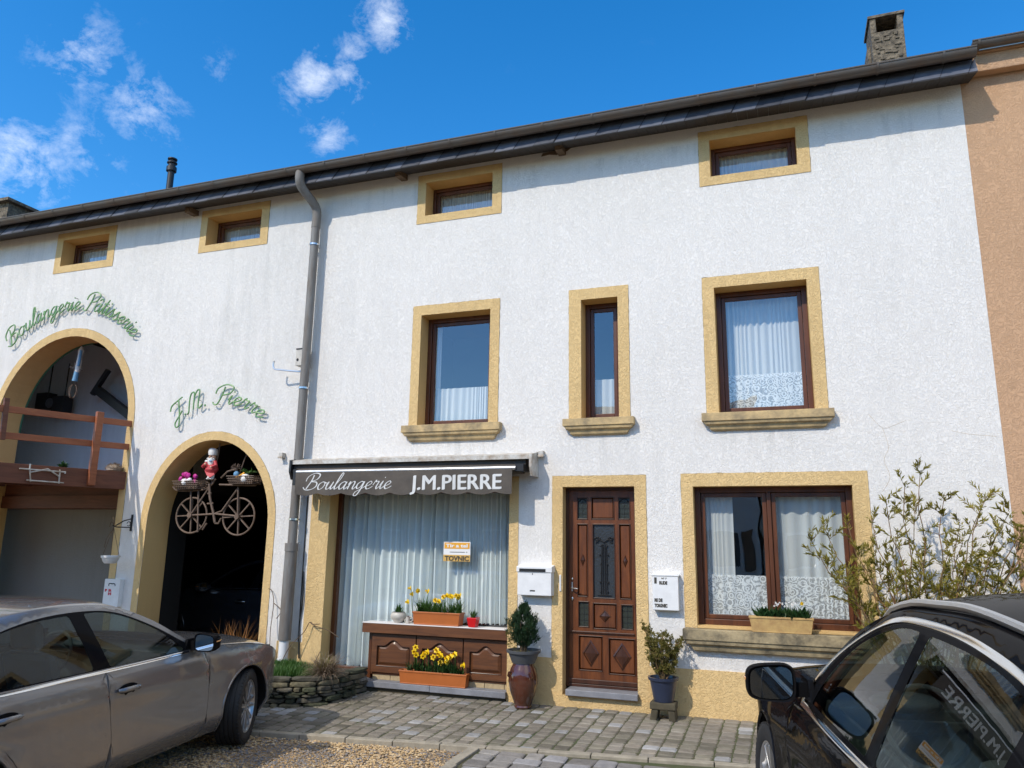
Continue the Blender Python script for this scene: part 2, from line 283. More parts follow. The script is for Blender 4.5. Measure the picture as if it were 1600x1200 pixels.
M['lf_conifer'] = leafmat('conifer_needles', (.012, .034, .012), (.035, .075, .028), trans=.12)
M['lf_yellow'] = leafmat('yellow_shrub_leaf', (.13, .12, .025), (.26, .22, .06))
M['lf_green'] = leafmat('green_blade', (.035, .10, .018), (.08, .17, .03))
M['lf_dark'] = leafmat('dark_green_leaf', (.018, .06, .016), (.05, .11, .03))
M['lf_dry'] = leafmat('dry_blade', (.20, .145, .10), (.34, .26, .19), trans=.2)
M['lf_rusty'] = leafmat('rusty_blade', (.25, .10, .025), (.45, .21, .06), trans=.3)
M['bark'] = mat('bark', (.13, .085, .05), .9, bump=.6, bscale=40)

# ------------------------------------------------------------------ mesh helpers
class MB:
    def __init__(s): s.v = []; s.f = []; s.m = []; s.t = None
    def add(s, vs, fs, mi=0):
        o = len(s.v); s.v += [tuple(v) for v in vs]; s.f += [tuple(i+o for i in f) for f in fs]; s.m += [mi]*len(fs); return s
    def box(s, x0, x1, y0, y1, z0, z1, mi=0):
        return s.add([(x0, y0, z0), (x1, y0, z0), (x1, y1, z0), (x0, y1, z0), (x0, y0, z1), (x1, y0, z1), (x1, y1, z1), (x0, y1, z1)],
                     [(0, 3, 2, 1), (4, 5, 6, 7), (0, 1, 5, 4), (1, 2, 6, 5), (2, 3, 7, 6), (3, 0, 4, 7)], mi)
    def obox(s, c, ax, ay, az, mi=0):
        c, ax, ay, az = map(Vector, (c, ax, ay, az)); vs = []
        for k in (-1, 1):
            for i, j in ((-1, -1), (1, -1), (1, 1), (-1, 1)): vs.append(c+ax*i+ay*j+az*k)
        return s.add(vs, [(0, 3, 2, 1), (4, 5, 6, 7), (0, 1, 5, 4), (1, 2, 6, 5), (2, 3, 7, 6), (3, 0, 4, 7)], mi)
    def beam(s, a, b, w, h, upv=(0, 0, 1), mi=0):
        a, b = Vector(a), Vector(b); d = (b-a); u = Vector(upv); r = d.cross(u).normalized(); u2 = r.cross(d).normalized()
        return s.obox((a+b)/2, d/2, r*w/2, u2*h/2, mi)
    def tube(s, pts, r, n=8, mi=0, cap=True, closed=False):
        P = [Vector(p) for p in pts]; k = len(P); rs = r if isinstance(r, (list, tuple)) else [r]*k; vs = []; prev = None
        for i, p in enumerate(P):
            if closed: d = P[(i+1) % k]-P[i-1]
            else: d = P[min(i+1, k-1)]-P[max(i-1, 0)]
            if d.length < 1e-9: d = Vector((0, 0, 1))
            d.normalize()
            if prev is None: a = d.orthogonal().normalized()
            else:
                a = prev-d*prev.dot(d); a = a.normalized() if a.length > 1e-6 else d.orthogonal().normalized()
            prev = a; b = d.cross(a)
            for j in range(n):
                t = 2*math.pi*j/n; vs.append(p+(a*math.cos(t)+b*math.sin(t))*rs[i])
        fs = []
        for i in range(k if closed else k-1):
            for j in range(n): fs.append((i*n+j, i*n+(j+1) % n, ((i+1) % k)*n+(j+1) % n, ((i+1) % k)*n+j))
        if cap and not closed: fs.append(tuple(range(n-1, -1, -1))); fs.append(tuple((k-1)*n+j for j in range(n)))
        return s.add(vs, fs, mi)
    def lathe(s, prof, c, n=32, mi=0, axis='z', rx=1., ry=1.):
        vs = []; k = len(prof)
        for r, h in prof:
            for j in range(n):
                t = 2*math.pi*j/n; a, b = r*math.cos(t)*rx, r*math.sin(t)*ry
                if axis == 'z': vs.append((c[0]+a, c[1]+b, c[2]+h))
                elif axis == 'y': vs.append((c[0]+a, c[1]+h, c[2]+b))
                else: vs.append((c[0]+h, c[1]+a, c[2]+b))
        fs = []
        for i in range(k-1):
            for j in range(n): fs.append((i*n+j, i*n+(j+1) % n, (i+1)*n+(j+1) % n, (i+1)*n+j))
        return s.add(vs, fs, mi)
    def ball(s, c, rx, ry, rz, n=12, mi=0, jit=0):
        vs = []; fs = []; m = max(4, n//2)
        for i in range(m+1):
            p = math.pi*i/m
            for j in range(n):
                t = 2*math.pi*j/n; q = 1+(rnd.uniform(-jit, jit) if jit else 0)
                vs.append((c[0]+rx*math.sin(p)*math.cos(t)*q, c[1]+ry*math.sin(p)*math.sin(t)*q, c[2]+rz*math.cos(p)*q))
        for i in range(m):
            for j in range(n): fs.append((i*n+j, i*n+(j+1) % n, (i+1)*n+(j+1) % n, (i+1)*n+j))
        return s.add(vs, fs, mi)
    def prism(s, poly, y0, y1, mi=0):
        """polygon in x,z extruded in y"""
        n = len(poly); vs = [(x, y0, z) for x, z in poly]+[(x, y1, z) for x, z in poly]
        return s.add(vs, [tuple(range(n)), tuple(range(2*n-1, n-1, -1))]+[(i, i+n, (i+1) % n+n, (i+1) % n) for i in range(n)], mi)
    def ring(s, outer, inner, y0, y1, mi=0):
        """band between two same-length polygons, extruded"""
        n = len(outer); vs = [(x, y0, z) for x, z in outer]+[(x, y0, z) for x, z in inner]+[(x, y1, z) for x, z in outer]+[(x, y1, z) for x, z in inner]; fs = []
        for i in range(n):
            j = (i+1) % n
            fs += [(i, j, n+j, n+i), (2*n+i, 3*n+i, 3*n+j, 2*n+j), (i, 2*n+i, 2*n+j, j), (n+i, n+j, 3*n+j, 3*n+i)]
        return s.add(vs, fs, mi)
    def build(s, name, mats, parent=None, smooth=False, bev=0, local=False):
        base = None
        if parent is None:
            a = np.array(s.v); base = Vector(((a[:, 0].min()+a[:, 0].max())/2, (a[:, 1].min()+a[:, 1].max())/2, a[:, 2].min()))
            s.v = [(v[0]-base.x, v[1]-base.y, v[2]-base.z) for v in s.v]
        me = bpy.data.meshes.new(name); me.from_pydata(s.v, [], s.f)
        if not isinstance(mats, (list, tuple)): mats = [mats]
        for m in mats: me.materials.append(m)
        if len(mats) > 1:
            for p, i in zip(me.polygons, s.m): p.material_index = i
        bm = bmesh.new(); bm.from_mesh(me); bmesh.ops.recalc_face_normals(bm, faces=bm.faces); bm.to_mesh(me); bm.free()
        if s.t is not None:
            at = me.color_attributes.new('tint', 'FLOAT_COLOR', 'POINT')
            at.data.foreach_set('color', np.asarray(s.t, dtype=np.float32).ravel())
        if smooth: me.polygons.foreach_set('use_smooth', [True]*len(me.polygons)); me.set_sharp_from_angle(angle=R(38))
        o = bpy.data.objects.new(name, me); COL.objects.link(o)
        if base is not None: o.location = base
        if parent is not None:
            o.parent = parent
            if parent.type == 'EMPTY' and not local: o.matrix_parent_inverse = Matrix.Translation(-parent.location)
            elif not local: o.matrix_parent_inverse = Matrix.Translation(-parent.location) if parent.parent is None else Matrix()
        if bev:
            b = o.modifiers.new('bevel', 'BEVEL'); b.width = bev; b.segments = 2; b.limit_method = 'ANGLE'
        return o

def tag(o, label, cat, group=None, kind=None):
    if label: o['label'] = label
    if cat: o['category'] = cat
    if group: o['group'] = group
    if kind: o['kind'] = kind
    return o
def thing(name, label, cat, loc=(0, 0, 0), rz=0, group=None):
    o = bpy.data.objects.new(name, None); COL.objects.link(o); o.location = loc; o.rotation_euler = (0, 0, rz); o.empty_display_size = .2
    return tag(o, label, cat, group)
def struct(o): o['kind'] = 'structure'; return o
def smoothpts(pts, k=6, closed=False):
    P = [np.array(p, float) for p in pts]; n = len(P); out = []
    for i in range(n if closed else n-1):
        if closed: a, b, c, d = P[i-1], P[i], P[(i+1) % n], P[(i+2) % n]
        else: a, b, c, d = P[max(i-1, 0)], P[i], P[i+1], P[min(i+2, n-1)]
        for j in range(k):
            t = j/k; out.append(tuple(.5*((2*b)+(-a+c)*t+(2*a-5*b+4*c-d)*t*t+(-a+3*b-3*c+d)*t**3)))
    if not closed: out.append(tuple(P[-1]))
    return out
def rect(x0, x1, z0, z1): return [(x0, z0), (x1, z0), (x1, z1), (x0, z1)]
def inpoly(p, poly):
    x, y = p; c = False; n = len(poly); j = n-1
    for i in range(n):
        xi, yi = poly[i]; xj, yj = poly[j]
        if (yi > y) != (yj > y) and x < (xj-xi)*(y-yi)/(yj-yi)+xi: c = not c
        j = i
    return c
def gz(x, y):
    """height of the sloping forecourt"""
    return (.035*y+.008*(x+2.5)) if y < 0 else .008*(x+2.5)*max(0, 1-y/2)-.0*y
def text_mesh(s, size, bold=0, squeeze=1., shear=0, depth=.001):
    cu = bpy.data.curves.new('txt', 'FONT'); cu.body = s; cu.size = size; cu.offset = bold; cu.extrude = depth; cu.shear = shear; cu.resolution_u = 3
    ob = bpy.data.objects.new('txt', cu); COL.objects.link(ob); bpy.context.view_layer.update()
    me = ob.evaluated_get(bpy.context.evaluated_depsgraph_get()).to_mesh()
    vs = [(v.co.x*squeeze, v.co.y, v.co.z) for v in me.vertices]; fs = [tuple(p.vertices) for p in me.polygons]
    bpy.data.objects.remove(ob); bpy.data.curves.remove(cu)
    return vs, fs
def put_text(mb, s, x0, z0, y, size, width=None, bold=0, shear=0, mi=0, fn=None):
    vs, fs = text_mesh(s, size, bold, 1, shear)
    if not vs: return
    xs = [v[0] for v in vs]; k = 1 if width is None else width/(max(xs)-min(xs)); m = min(xs)
    out = []
    for v in vs:
        p = (x0+(v[0]-m)*k, y-v[2], z0+v[1]); out.append(fn(p) if fn else p)
    mb.add(out, fs, mi)
# ================================================================== ground
def ground():
    mb = MB(); xs = [-60, -30, -18, -12, -9, -6, -3, 0, 3, 6, 12, 30, 60]; ys = [-60, -30, -16, -10, -6, -3, -1, 0]
    o = len(mb.v)
    for y in ys:
        for x in xs: mb.v.append((x, y, gz(max(-12, min(8, x)), max(y, -10))-.03))
    n = len(xs)
    for i in range(len(ys)-1):
        for j in range(n-1): mb.f.append((i*n+j, i*n+j+1, (i+1)*n+j+1, (i+1)*n+j)); mb.m.append(0)
    mb.add([(-60, 0, gz(-12, 0)-.03), (-12, 0, gz(-12, 0)-.03), (-12, 40, -.11), (-60, 40, -.11)], [(0, 1, 2, 3)])
    mb.add([(-12, 0, gz(-12, 0)-.03), (8, 0, gz(8, 0)-.03), (8, 40, -.05), (-12, 40, -.11)], [(0, 1, 2, 3)])
    mb.add([(8, 0, gz(8, 0)-.03), (60, 0, gz(8, 0)-.03), (60, 40, -.05), (8, 40, -.05)], [(0, 1, 2, 3)])
    struct(mb.build('ground', M['gravelbase']))
ground()

def kerb_y(x): return -1.41+.0965*x - .0  # front edge of the paved strip
def pavers(name, cells, hr, cols, seed, th=.03, rough=.012):
    r = random.Random(seed); mb = MB(); T = []
    for (x0, x1, y0, y1) in cells:
        cx, cy = (x0+x1)/2, (y0+y1)/2; g = r.uniform(.004, .008)
        q = [(x0+g, y0+g), (x1-g, y0+g), (x1-g, y1-g), (x0+g, y1-g)]
        q = [(a+r.uniform(-rough, rough)*.6, b+r.uniform(-rough, rough)*.6) for a, b in q]
        h = r.uniform(-hr, hr); tx, ty = r.uniform(-.012, .012), r.uniform(-.012, .012); b = r.uniform(.008, .016)
        def zz(x, y): return gz(x, y)+.012+h+(x-cx)*tx+(y-cy)*ty
        low = [(x, y, gz(x, y)-th) for x, y in q]
        mid = [(x, y, zz(x, y)-.010) for x, y in q]
        # chamfered corners: eight-sided rim
        rim = []; top = []
        for i in range(4):
            p = np.array(q[i]); a = np.array(q[i-1]); c = np.array(q[(i+1) % 4])
            da = (a-p)/np.linalg.norm(a-p); dc = (c-p)/np.linalg.norm(c-p); k = r.uniform(.008, .016)
            rim += [p+da*k, p+dc*k]; top += [p+da*(k+b*.6)+dc*b, p+dc*(k+b*.6)+da*b]
        vs = [(x, y, gz(x, y)-th) for x, y in rim]+[(x, y, zz(x, y)-b*.6) for x, y in rim]+[(x, y, zz(x, y)) for x, y in top]
        fs = []
        for i in range(8):
            j = (i+1) % 8; fs += [(i, j, 8+j, 8+i), (8+i, 8+j, 16+j, 16+i)]
        fs.append(tuple(range(16, 24)))
        mb.add(vs, fs); c = r.choice(cols); v = r.uniform(.9, 1.12); v *= .82+.36*max(0, min(1, .6+.5*math.sin(cx*2.1+1.3*math.sin(cy*3))*math.sin(cy*5+cx)));  T += [(c[0]*v, c[1]*v, c[2]*v, 1)]*24
    mb.t = T
    return struct(mb.build(name, M['paver'], smooth=False))
cells = []; y = .0; rr = random.Random(3); row = 0; COLX = [-8.8]
while COLX[-1] < 3.3: COLX.append(COLX[-1]+rr.uniform(.140, .158))
while y > -2.3:
    d = rr.uniform(.122, .134); k = 0; j0 = rr.uniform(-.006, .006); j1 = rr.uniform(-.01, .01); x = COLX[0]+j0+j1
    while x < 3.2 and k < len(COLX)-1:
        k += 1; fx = lambda q: q+j0+j1*max(0, min(1, (-1.9-q)/1.2))
        x = fx(COLX[k-1]); w = fx(COLX[k])-x; cy = y-d
        if cy > kerb_y(x)+.0 and not (-4.9 < x+w/2 < -3.0 and y > .6): cells.append((x, x+w, y-d, y))
        elif y > kerb_y(x)+.045: cells.append((x, x+w, kerb_y(x)+.01, y))
        x += w
    y -= d; row += 1
greys = [(.21, .185, .15), (.225, .20, .165), (.20, .175, .14), (.215, .19, .15), (.235, .21, .17), (.14, .125, .095), (.205, .185, .14), (.21, .185, .15), (.23, .20, .16), (.30, .295, .29)]
pavers('paving', cells, .0022, greys, 5, rough=.007)
mb = MB(); mb.add([(-9, 0, gz(-9, 0)+.004), (3.5, 0, gz(3.5, 0)+.004), (3.5, kerb_y(3.5), gz(3.5, kerb_y(3.5))+.004), (-9, kerb_y(-9), gz(-9, kerb_y(-9))+.004)], [(0, 1, 2, 3)])
struct(mb.build('paving_bed', M['joint']))
# edging stones, laid end to end
mb = MB(); x = -8.6; r2 = random.Random(8)
while x < 3.3:
    w = r2.uniform(.42, .55); a = (x+.004, kerb_y(x)-.035); b = (x+w-.004, kerb_y(x+w)-.035); h = r2.uniform(-.003, .003)
    mb.beam((a[0], a[1], gz(*a)-.05+h), (b[0], b[1], gz(*b)-.05+h), .085, .14); x += w
struct(mb.build('kerb', M['kerb'], bev=.008))
mb = MB(); y = -1.74
while y > -3.6:
    mb.beam((-2.73, y, gz(-2.73, y)-.05), (-2.75, y-.48, gz(-2.75, y-.48)-.05), .10, .13); y -= .485
struct(mb.build('kerb', M['kerb'], bev=.008))
cells = []; y = -1.72; rr = random.Random(9)
while y > -4.2:
    d = rr.uniform(.15, .19); x = -2.66+rr.uniform(0, .03)
    while x < 2.8:
        w = rr.uniform(.17, .25)
        if y-d < kerb_y(x)-.1:
            yt = min(y, kerb_y(x)-.09)
            if yt-(y-d) > .05: cells.append((x, x+w, y-d, yt))
        x += w
    y -= d
pavers('setts', cells, .005, [(.25, .235, .22), (.31, .30, .30), (.22, .205, .19), (.28, .26, .235), (.19, .175, .16)], 11, rough=.02)
mb = MB(); mb.add([(-2.7, -1.6, gz(-2.7, -1.6)-.008), (3, -1.1, gz(3, -1.1)-.008), (3, -4.3, gz(3, -4.3)-.008), (-2.7, -4.3, gz(-2.7, -4.3)-.008)], [(0, 1, 2, 3)])
struct(mb.build('setts_bed', M['joint']))
# loose gravel
def gravel():
    r = np.random.RandomState(4); ico = [(0, 0, 1), (.9, 0, .3), (.28, .85, .3), (-.72, .53, .3), (-.72, -.53, .3), (.28, -.85, .3), (.72, .53, -.4), (-.28, .85, -.4), (-.9, 0, -.4), (-.28, -.85, -.4), (.72, -.53, -.4)]
    F = [(0, 1, 2), (0, 2, 3), (0, 3, 4), (0, 4, 5), (0, 5, 1), (1, 6, 2), (2, 6, 7), (2, 7, 3), (3, 7, 8), (3, 8, 4), (4, 8, 9), (4, 9, 5), (5, 9, 10), (5, 10, 1), (1, 10, 6)]
    mb = MB(); T = []; cols = [(.50, .34, .17), (.58, .41, .21), (.44, .30, .16), (.25, .22, .20), (.20, .195, .20), (.60, .47, .30), (.36, .23, .11)]
    for i in range(25000):
        if i < 21000: x = r.uniform(-5.6, -2.82); yy = r.uniform(-4.0, -1.55)
        else: x = r.uniform(-7.5, -2.82); yy = r.uniform(-6, -1.4)
        if yy > kerb_y(x)-.09: continue
        patch = math.sin(x*3.1+yy*1.7)+math.sin(yy*4.3-x*1.3)
        s = r.uniform(.0045, .012)*(1.0 if patch < .6 else .8)*(1.5 if r.uniform() < .04 else 1); a = r.uniform(0, 6.28); ca, sa = math.cos(a), math.sin(a); fl = r.uniform(.45, .8); el = r.uniform(1, 1.6)
        z = gz(x, yy)-.022+s*fl*.5
        vs = [(x+(p[0]*el*ca-p[1]*sa)*s*r.uniform(.85, 1.15), yy+(p[0]*el*sa+p[1]*ca)*s, z+p[2]*s*fl) for p in ico]
        mb.add(vs, F); c = cols[r.choice([3, 4, 3, 4, 0, 6]) if patch > 1.0 else r.randint(7) if patch > .2 else r.choice([0, 1, 1, 2, 5, 6, 3])]; v = r.uniform(.8, 1.2); T += [(c[0]*v, c[1]*v, c[2]*v, 1)]*11
    mb.t = T
    o = mb.build('gravel', M['gravel']); tag(o, 'loose tan and grey gravel on the forecourt beside the silver car', 'gravel', kind='stuff')
gravel()

# ================================================================== the bakery house
FW = Vector((0, 0, 0))
house = thing('bakery_house', 'long white rendered house with ochre window surrounds, two arches and a wooden front door', 'house', (-5, 0, 0))
def arch_pts(cx, zc, a, b, z0, n=28, xl=None, xr=None):
    pts = [(cx-a if xl is None else xl, z0)]
    for i in range(n+1):
        t = math.pi-math.pi*i/n; pts.append((cx+a*math.cos(t), zc+b*math.sin(t)))
    pts.append((cx+a if xr is None else xr, z0)); return pts
A1o = arch_pts(-10.43, 3.42, 1.49, 1.53, -.3); A1i = arch_pts(-10.43, 3.40, 1.37, 1.42, -.3)
A2o = arch_pts(-7.465, 1.95, 1.135, 1.26, -.3); A2i = arch_pts(-7.465, 1.93, 1.02, 1.16, -.3)
SH = rect(-5.51, -3.06, -.3, 2.42); DO = rect(-2.41, -1.58, .13, 2.385); RW = rect(-.94, .655, .90, 2.375)
U1 = rect(-4.315, -3.355, 3.16, 4.62); U2 = rect(-2.185, -1.74, 3.16, 4.625); U3 = rect(-.63, .355, 3.16, 4.62)
AT = [rect(-10.885, -9.90, 6.035, 6.48), rect(-7.965, -6.985, 6.035, 6.485), rect(-4.325, -3.365, 6.01, 6.485), rect(-.615, .345, 5.99, 6.455)]
holes = [A1i, A2i, SH, DO, RW, U1, U2, U3]+AT
def wall_mesh(mb, outline, holes, y, mi=0, flip=False):
    vs = []; es = []
    for poly in [outline]+holes:
        o = len(vs); n = len(poly); vs += [Vector(p) for p in poly]; es += [(o+i, o+(i+1) % n) for i in range(n)]
    V, E, F, *_ = delaunay_2d_cdt(vs, es, [], 0, 1e-5)
    keep = []
    for f in F:
        c = sum((V[i] for i in f), Vector((0, 0)))/len(f)
        if inpoly(c, outline) and not any(inpoly(c, h) for h in holes): keep.append(tuple(f))
    mb.add([(p.x, y, p.y) for p in V], keep, mi)
mb = MB(); wall_mesh(mb, rect(-15.0, 2.03, -.3, 6.66), holes, 0)
mb.box(-15, 2.03, .42, .45, 5.0, 6.7) if False else None
mb.build('wall', M['white'], house)
# plinth and its ochre panels
for x0, x1, z1 in ((-2.945, -2.535, .505), (-1.45, 2.03, .485), (-6.16, -5.785, .49), (-2.535, -1.45, .13)): mb = MB(); mb.box(x0, x1, -.012, .0, -.3, z1); mb.build('plinth', M['ochre'], house)
# surrounds with reveals
def surround(outer, inner, depth, name='window_surround', parent=None, proud=.007, m='ochre'):
    mb = MB(); n = len(outer)
    if len(outer) == 4: mb.ring(outer, inner, -proud, .001)
    else:
        for i in range(n-1):
            j = i+1; a, b, c, d = outer[i], outer[j], inner[j], inner[i]
            mb.add([(a[0], -proud, a[1]), (b[0], -proud, b[1]), (c[0], -proud, c[1]), (d[0], -proud, d[1]), (a[0], 0, a[1]), (b[0], 0, b[1])], [(0, 1, 2, 3), (0, 4, 5, 1)])
    o = mb.build(name, M[m], parent or house)
    rj = random.Random(int(outer[1][0]*100)); q = []; pl_ = outer if n > 4 else [outer[3], outer[0], outer[0], outer[3], outer[3], outer[2], outer[2], outer[1]]
    for i in range(0, len(pl_)-1, 1 if n > 4 else 2):
        a, b = pl_[i], pl_[i+1]; L_ = math.hypot(b[0]-a[0], b[1]-a[1]); kk = max(1, int(L_/.04))
        mbq = None
        for j in range(kk): u = j/kk; q.append((a[0]+(b[0]-a[0])*u+rj.uniform(-.0025, .0025), -.001, a[1]+(b[1]-a[1])*u+rj.uniform(-.0025, .0025)))
        q.append((b[0], -.001, b[1]))
    ml_ = MB(); ml_.tube(q, [.002+.0035*max(0, rj.gauss(.2, .5)) for _ in q], 5); ml_.build('edge_line', M['stoneg'], o)
    mb = MB()
    for i in range(n if n == 4 else n-1):
        a, b = inner[i], inner[(i+1) % n]
        mb.add([(a[0], -.002, a[1]), (b[0], -.002, b[1]), (b[0], depth, b[1]), (a[0], depth, a[1])], [(0, 1, 2, 3)])
    mb.build('reveal', M['ochre_smooth'], o, smooth=n > 4)
    return o
surround(A1o, A1i, .42, 'arch_surround', house); surround(A2o, A2i, .42, 'arch_surround', house)
def frame_rect(mb, x0, x1, z0, z1, w, y0, y1, mi=0, wb=None):
    wb = wb or w; mb.box(x0, x0+w, y0, y1, z0, z1, mi); mb.box(x1-w, x1, y0, y1, z0, z1, mi); mb.box(x0+w, x1-w, y0+.001, y1, z1-w, z1, mi); mb.box(x0+w, x1-w, y0+.001, y1, z0, z0+wb, mi)
def curtain_mesh(x0, x1, z0, z1, y, amp=.022, wl=.075, seed=0, gather=0, nz=7):
    r = random.Random(seed); n = int((x1-x0)/.009)+2; ph = [0]; mb = MB()
    for i in range(1, n): ph.append(ph[-1]+2*math.pi*.009/(wl*(1+.42*math.sin(i*.037+seed)+.3*math.sin(i*.11+seed*3)+r.uniform(-.15, .15))))
    am = [amp*(1+.5*math.sin(i*.05+seed*2)) for i in range(n)]
    for k in range(nz+1):
        t = k/nz; z = z1+(z0-z1)*t
        for i in range(n):
            x = x0+(x1-x0)*i/(n-1); xx = x+gather*math.sin(t*math.pi)*(x-(x0+x1)/2)
            zz = z+(.006*math.sin(ph[i]) if k == nz else 0)
            mb.v.append((xx+.3*am[i]*math.sin(ph[i]*.5+t*1.2), y+am[i]*math.sin(ph[i]+t*.5*math.sin(i*.03))*(.75+.25*t), zz))
    for k in range(nz):
        for i in range(n-1): mb.f.append((k*n+i, k*n+i+1, (k+1)*n+i+1, (k+1)*n+i)); mb.m.append(0)
    return mb
def room(x0, x1, z0, z1, y0, y1, parent, m='room'):
    mb = MB(); v = [(x0, y0, z0), (x1, y0, z0), (x1, y1, z0), (x0, y1, z0), (x0, y0, z1), (x1, y0, z1), (x1, y1, z1), (x0, y1, z1)]
    mb.add(v, [(0, 1, 2, 3), (4, 5, 6, 7), (1, 2, 6, 5), (2, 3, 7, 6), (3, 0, 4, 7)])
    return mb.build('room_interior', M[m], parent)
def window(outer, inner, yf, fw_=.055, sash=True, room_d=1.3, mullions=(), fwb=None):
    """timber frame at depth yf with panes; returns the frame"""
    x0, z0 = inner[0]; x1, z1 = inner[2]
    mb = MB(); frame_rect(mb, x0, x1, z0, z1, fw_, yf, yf+.07, 0, fwb)
    xs = [x0+fw_]+[m for m in mullions]+[x1-fw_]
    for m in mullions: mb.box(m-.02, m+.02, yf-.004, yf+.07, z0+(fwb or fw_), z1-fw_)
    for i in range(len(xs)-1):
        a = xs[i]+(.02 if i else 0); b = xs[i+1]-(.02 if i < len(xs)-2 else 0)
        frame_rect(mb, a+.003, b-.003, z0+(fwb or fw_)+.003, z1-fw_-.003, .045, yf+.018, yf+.06)
    fo = mb.build('window', M['brown'], house, bev=.005)
    for i in range(len(xs)-1):
        a = xs[i]+(.02 if i else 0)+.04; b = xs[i+1]-(.02 if i < len(xs)-2 else 0)-.04
        mb = MB(); mb.box(a, b, yf+.036, yf+.040, z0+(fwb or fw_)+.04, z1-fw_-.04)
        # one face only is needed for a clean reflection
        mb2 = MB(); mb2.add([(a, yf+.036, z0+(fwb or fw_)+.04), (b, yf+.036, z0+(fwb or fw_)+.04), (b, yf+.036, z1-fw_-.04), (a, yf+.036, z1-fw_-.04)], [(0, 1, 2, 3)])
        mb2.build('pane', M['glass'], fo)
    surround(outer, inner, yf+.03, parent=fo)
    room(x0-.25, x1+.25, z0-.1, z1+.1, yf+.071, yf+.07+room_d, fo)
    return fo
def sill(parent, x0, x1, ztop, zmid, zbot, proj, inset, m='stone'):
    mb = MB(); mb.box(x0, x1, -proj, .05, zmid, ztop)
    # moulded underside: an ogee stepping back to the wall
    prof = [(-proj+.012, zmid), (-proj+.02, zmid-(zmid-zbot)*.35), (-proj+.045, zmid-(zmid-zbot)*.45), (-proj+.06, zbot+(zmid-zbot)*.1), (-.03, zbot)]
    for i in range(len(prof)-1):
        (ya, za), (yb, zb) = prof[i], prof[i+1]; ia = inset*i/(len(prof)-1)+.012; ib = inset*(i+1)/(len(prof)-1)+.012
        mb.add([(x0+ia, ya, za), (x1-ia, ya, za), (x1-ib, yb, zb), (x0+ib, yb, zb), (x0+ia, 0.0, za), (x1-ia, 0.0, za), (x1-ib, 0.0, zb), (x0+ib, 0.0, zb)],
               [(0, 1, 2, 3), (0, 3, 7, 4), (1, 5, 6, 2), (3, 2, 6, 7)])
    return mb.build('sill', M[m], parent, bev=.004)
# first floor windows
w1 = window(rect(-4.435, -3.23, 3.16, 4.75), U1, .21); sill(w1, -4.49, -3.17, 3.165, 3.075, 2.965, .10, .10)
curtain_mesh(-4.27, -3.40, 3.2, 3.70, .33, .014, .07, 1).build('curtain', M['sheer'], w1, smooth=True)
curtain_mesh(-4.27, -4.17, 3.7, 4.55, .34, .012, .06, 12).build('curtain', M['sheer'], w1, smooth=True)
w2 = window(rect(-2.335, -1.61, 3.16, 4.76), U2, .21); sill(w2, -2.39, -1.555, 3.165, 3.08, 2.975, .10, .10)
curtain_mesh(-2.15, -1.77, 3.2, 3.70, .33, .014, .07, 2).build('curtain', M['sheer'], w2, smooth=True)
w3 = window(rect(-.76, .485, 3.16, 4.75), U3, .21); sill(w3, -.81, .535, 3.165, 3.075, 2.975, .10, .10)
curtain_mesh(-.58, .31, 3.62, 4.56, .36, .012, .09, 3).build('curtain', M['sheer'], w3, smooth=True)
curtain_mesh(-.58, .31, 3.2, 3.66, .345, .008, .10, 4).build('lace_curtain', M['lace'], w3, smooth=True)
# attic windows
for k, (o_, i_) in enumerate(zip([rect(-11.02, -9.76, 5.915, 6.605), rect(-8.085, -6.85, 5.925, 6.60), rect(-4.445, -3.235, 5.90, 6.60), rect(-.74, .48, 5.88, 6.58)], AT)):
    w = window(o_, i_, .22, .045)
    curtain_mesh(i_[0][0]+.04, i_[1][0]-.04, i_[0][1]+.04, i_[2][1]-.06, .34, .010, .055, 20+k).build('curtain', M['sheer'], w, smooth=True)
# ground-floor double window
w = window(rect(-1.065, .805, .90, 2.515), RW, .14, .06, mullions=(-.165,), fwb=.085)
sill(w, -1.08, .72, .895, .79, .67, .13, .12, 'stoneg')
mb = MB(); mb.box(-.94, .655, -.002, .14, .895, .925); mb.build('sill_top', M['ochre_smooth'], w)
curtain_mesh(-.88, -.55, 1.42, 2.30, .27, .013, .085, 5).build('curtain', M['sheer'], w, smooth=True)
curtain_mesh(-.12, .60, 1.42, 2.30, .27, .013, .10, 6).build('curtain', M['sheer'], w, smooth=True)
curtain_mesh(-.88, -.20, 1.0, 1.44, .25, .007, .09, 7).build('lace_curtain', M['lace'], w, smooth=True)
curtain_mesh(-.13, .60, 1.0, 1.44, .25, .007, .09, 8).build('lace_curtain', M['lace'], w, smooth=True)

# ------------------------------------------------------------------ front door
surround(rect(-2.535, -1.45, .13, 2.51), DO, .16, 'door_surround', house)
mb = MB(); frame_rect(mb, -2.41, -1.58, .20, 2.385, .032, .13, .19); fr = mb.build('door_frame', M['doord'], house, bev=.003)
D0, D1, Z0, Z1 = -2.378, -1.612, .205, 2.35
def du(px): return D0+(px-350)/283*(D1-D0)
def dz(py): return Z1-(py-178)/847*(Z1-Z0)
mb = MB(); yb = .155
wholes = [rect(du(388), du(430), dz(305), dz(212)), rect(du(566), du(612), dz(305), dz(212)), rect(du(455), du(546), dz(650), dz(330)), rect(du(392), du(434), dz(775), dz(670)), rect(du(573), du(619), dz(777), dz(677))]
panels = [rect(du(450), du(545), dz(305), dz(210)), rect(du(389), du(430), dz(645), dz(330)), rect(du(568), du(613), dz(650), dz(330)), rect(du(455), du(550), dz(780), dz(675)), rect(du(393), du(490), dz(957), dz(815)), rect(du(519), du(625), dz(965), dz(820))]
door = thing('x', '', '') if False else None
wall_mesh(mb, rect(D0, D1, Z0, Z1), wholes+panels, yb)
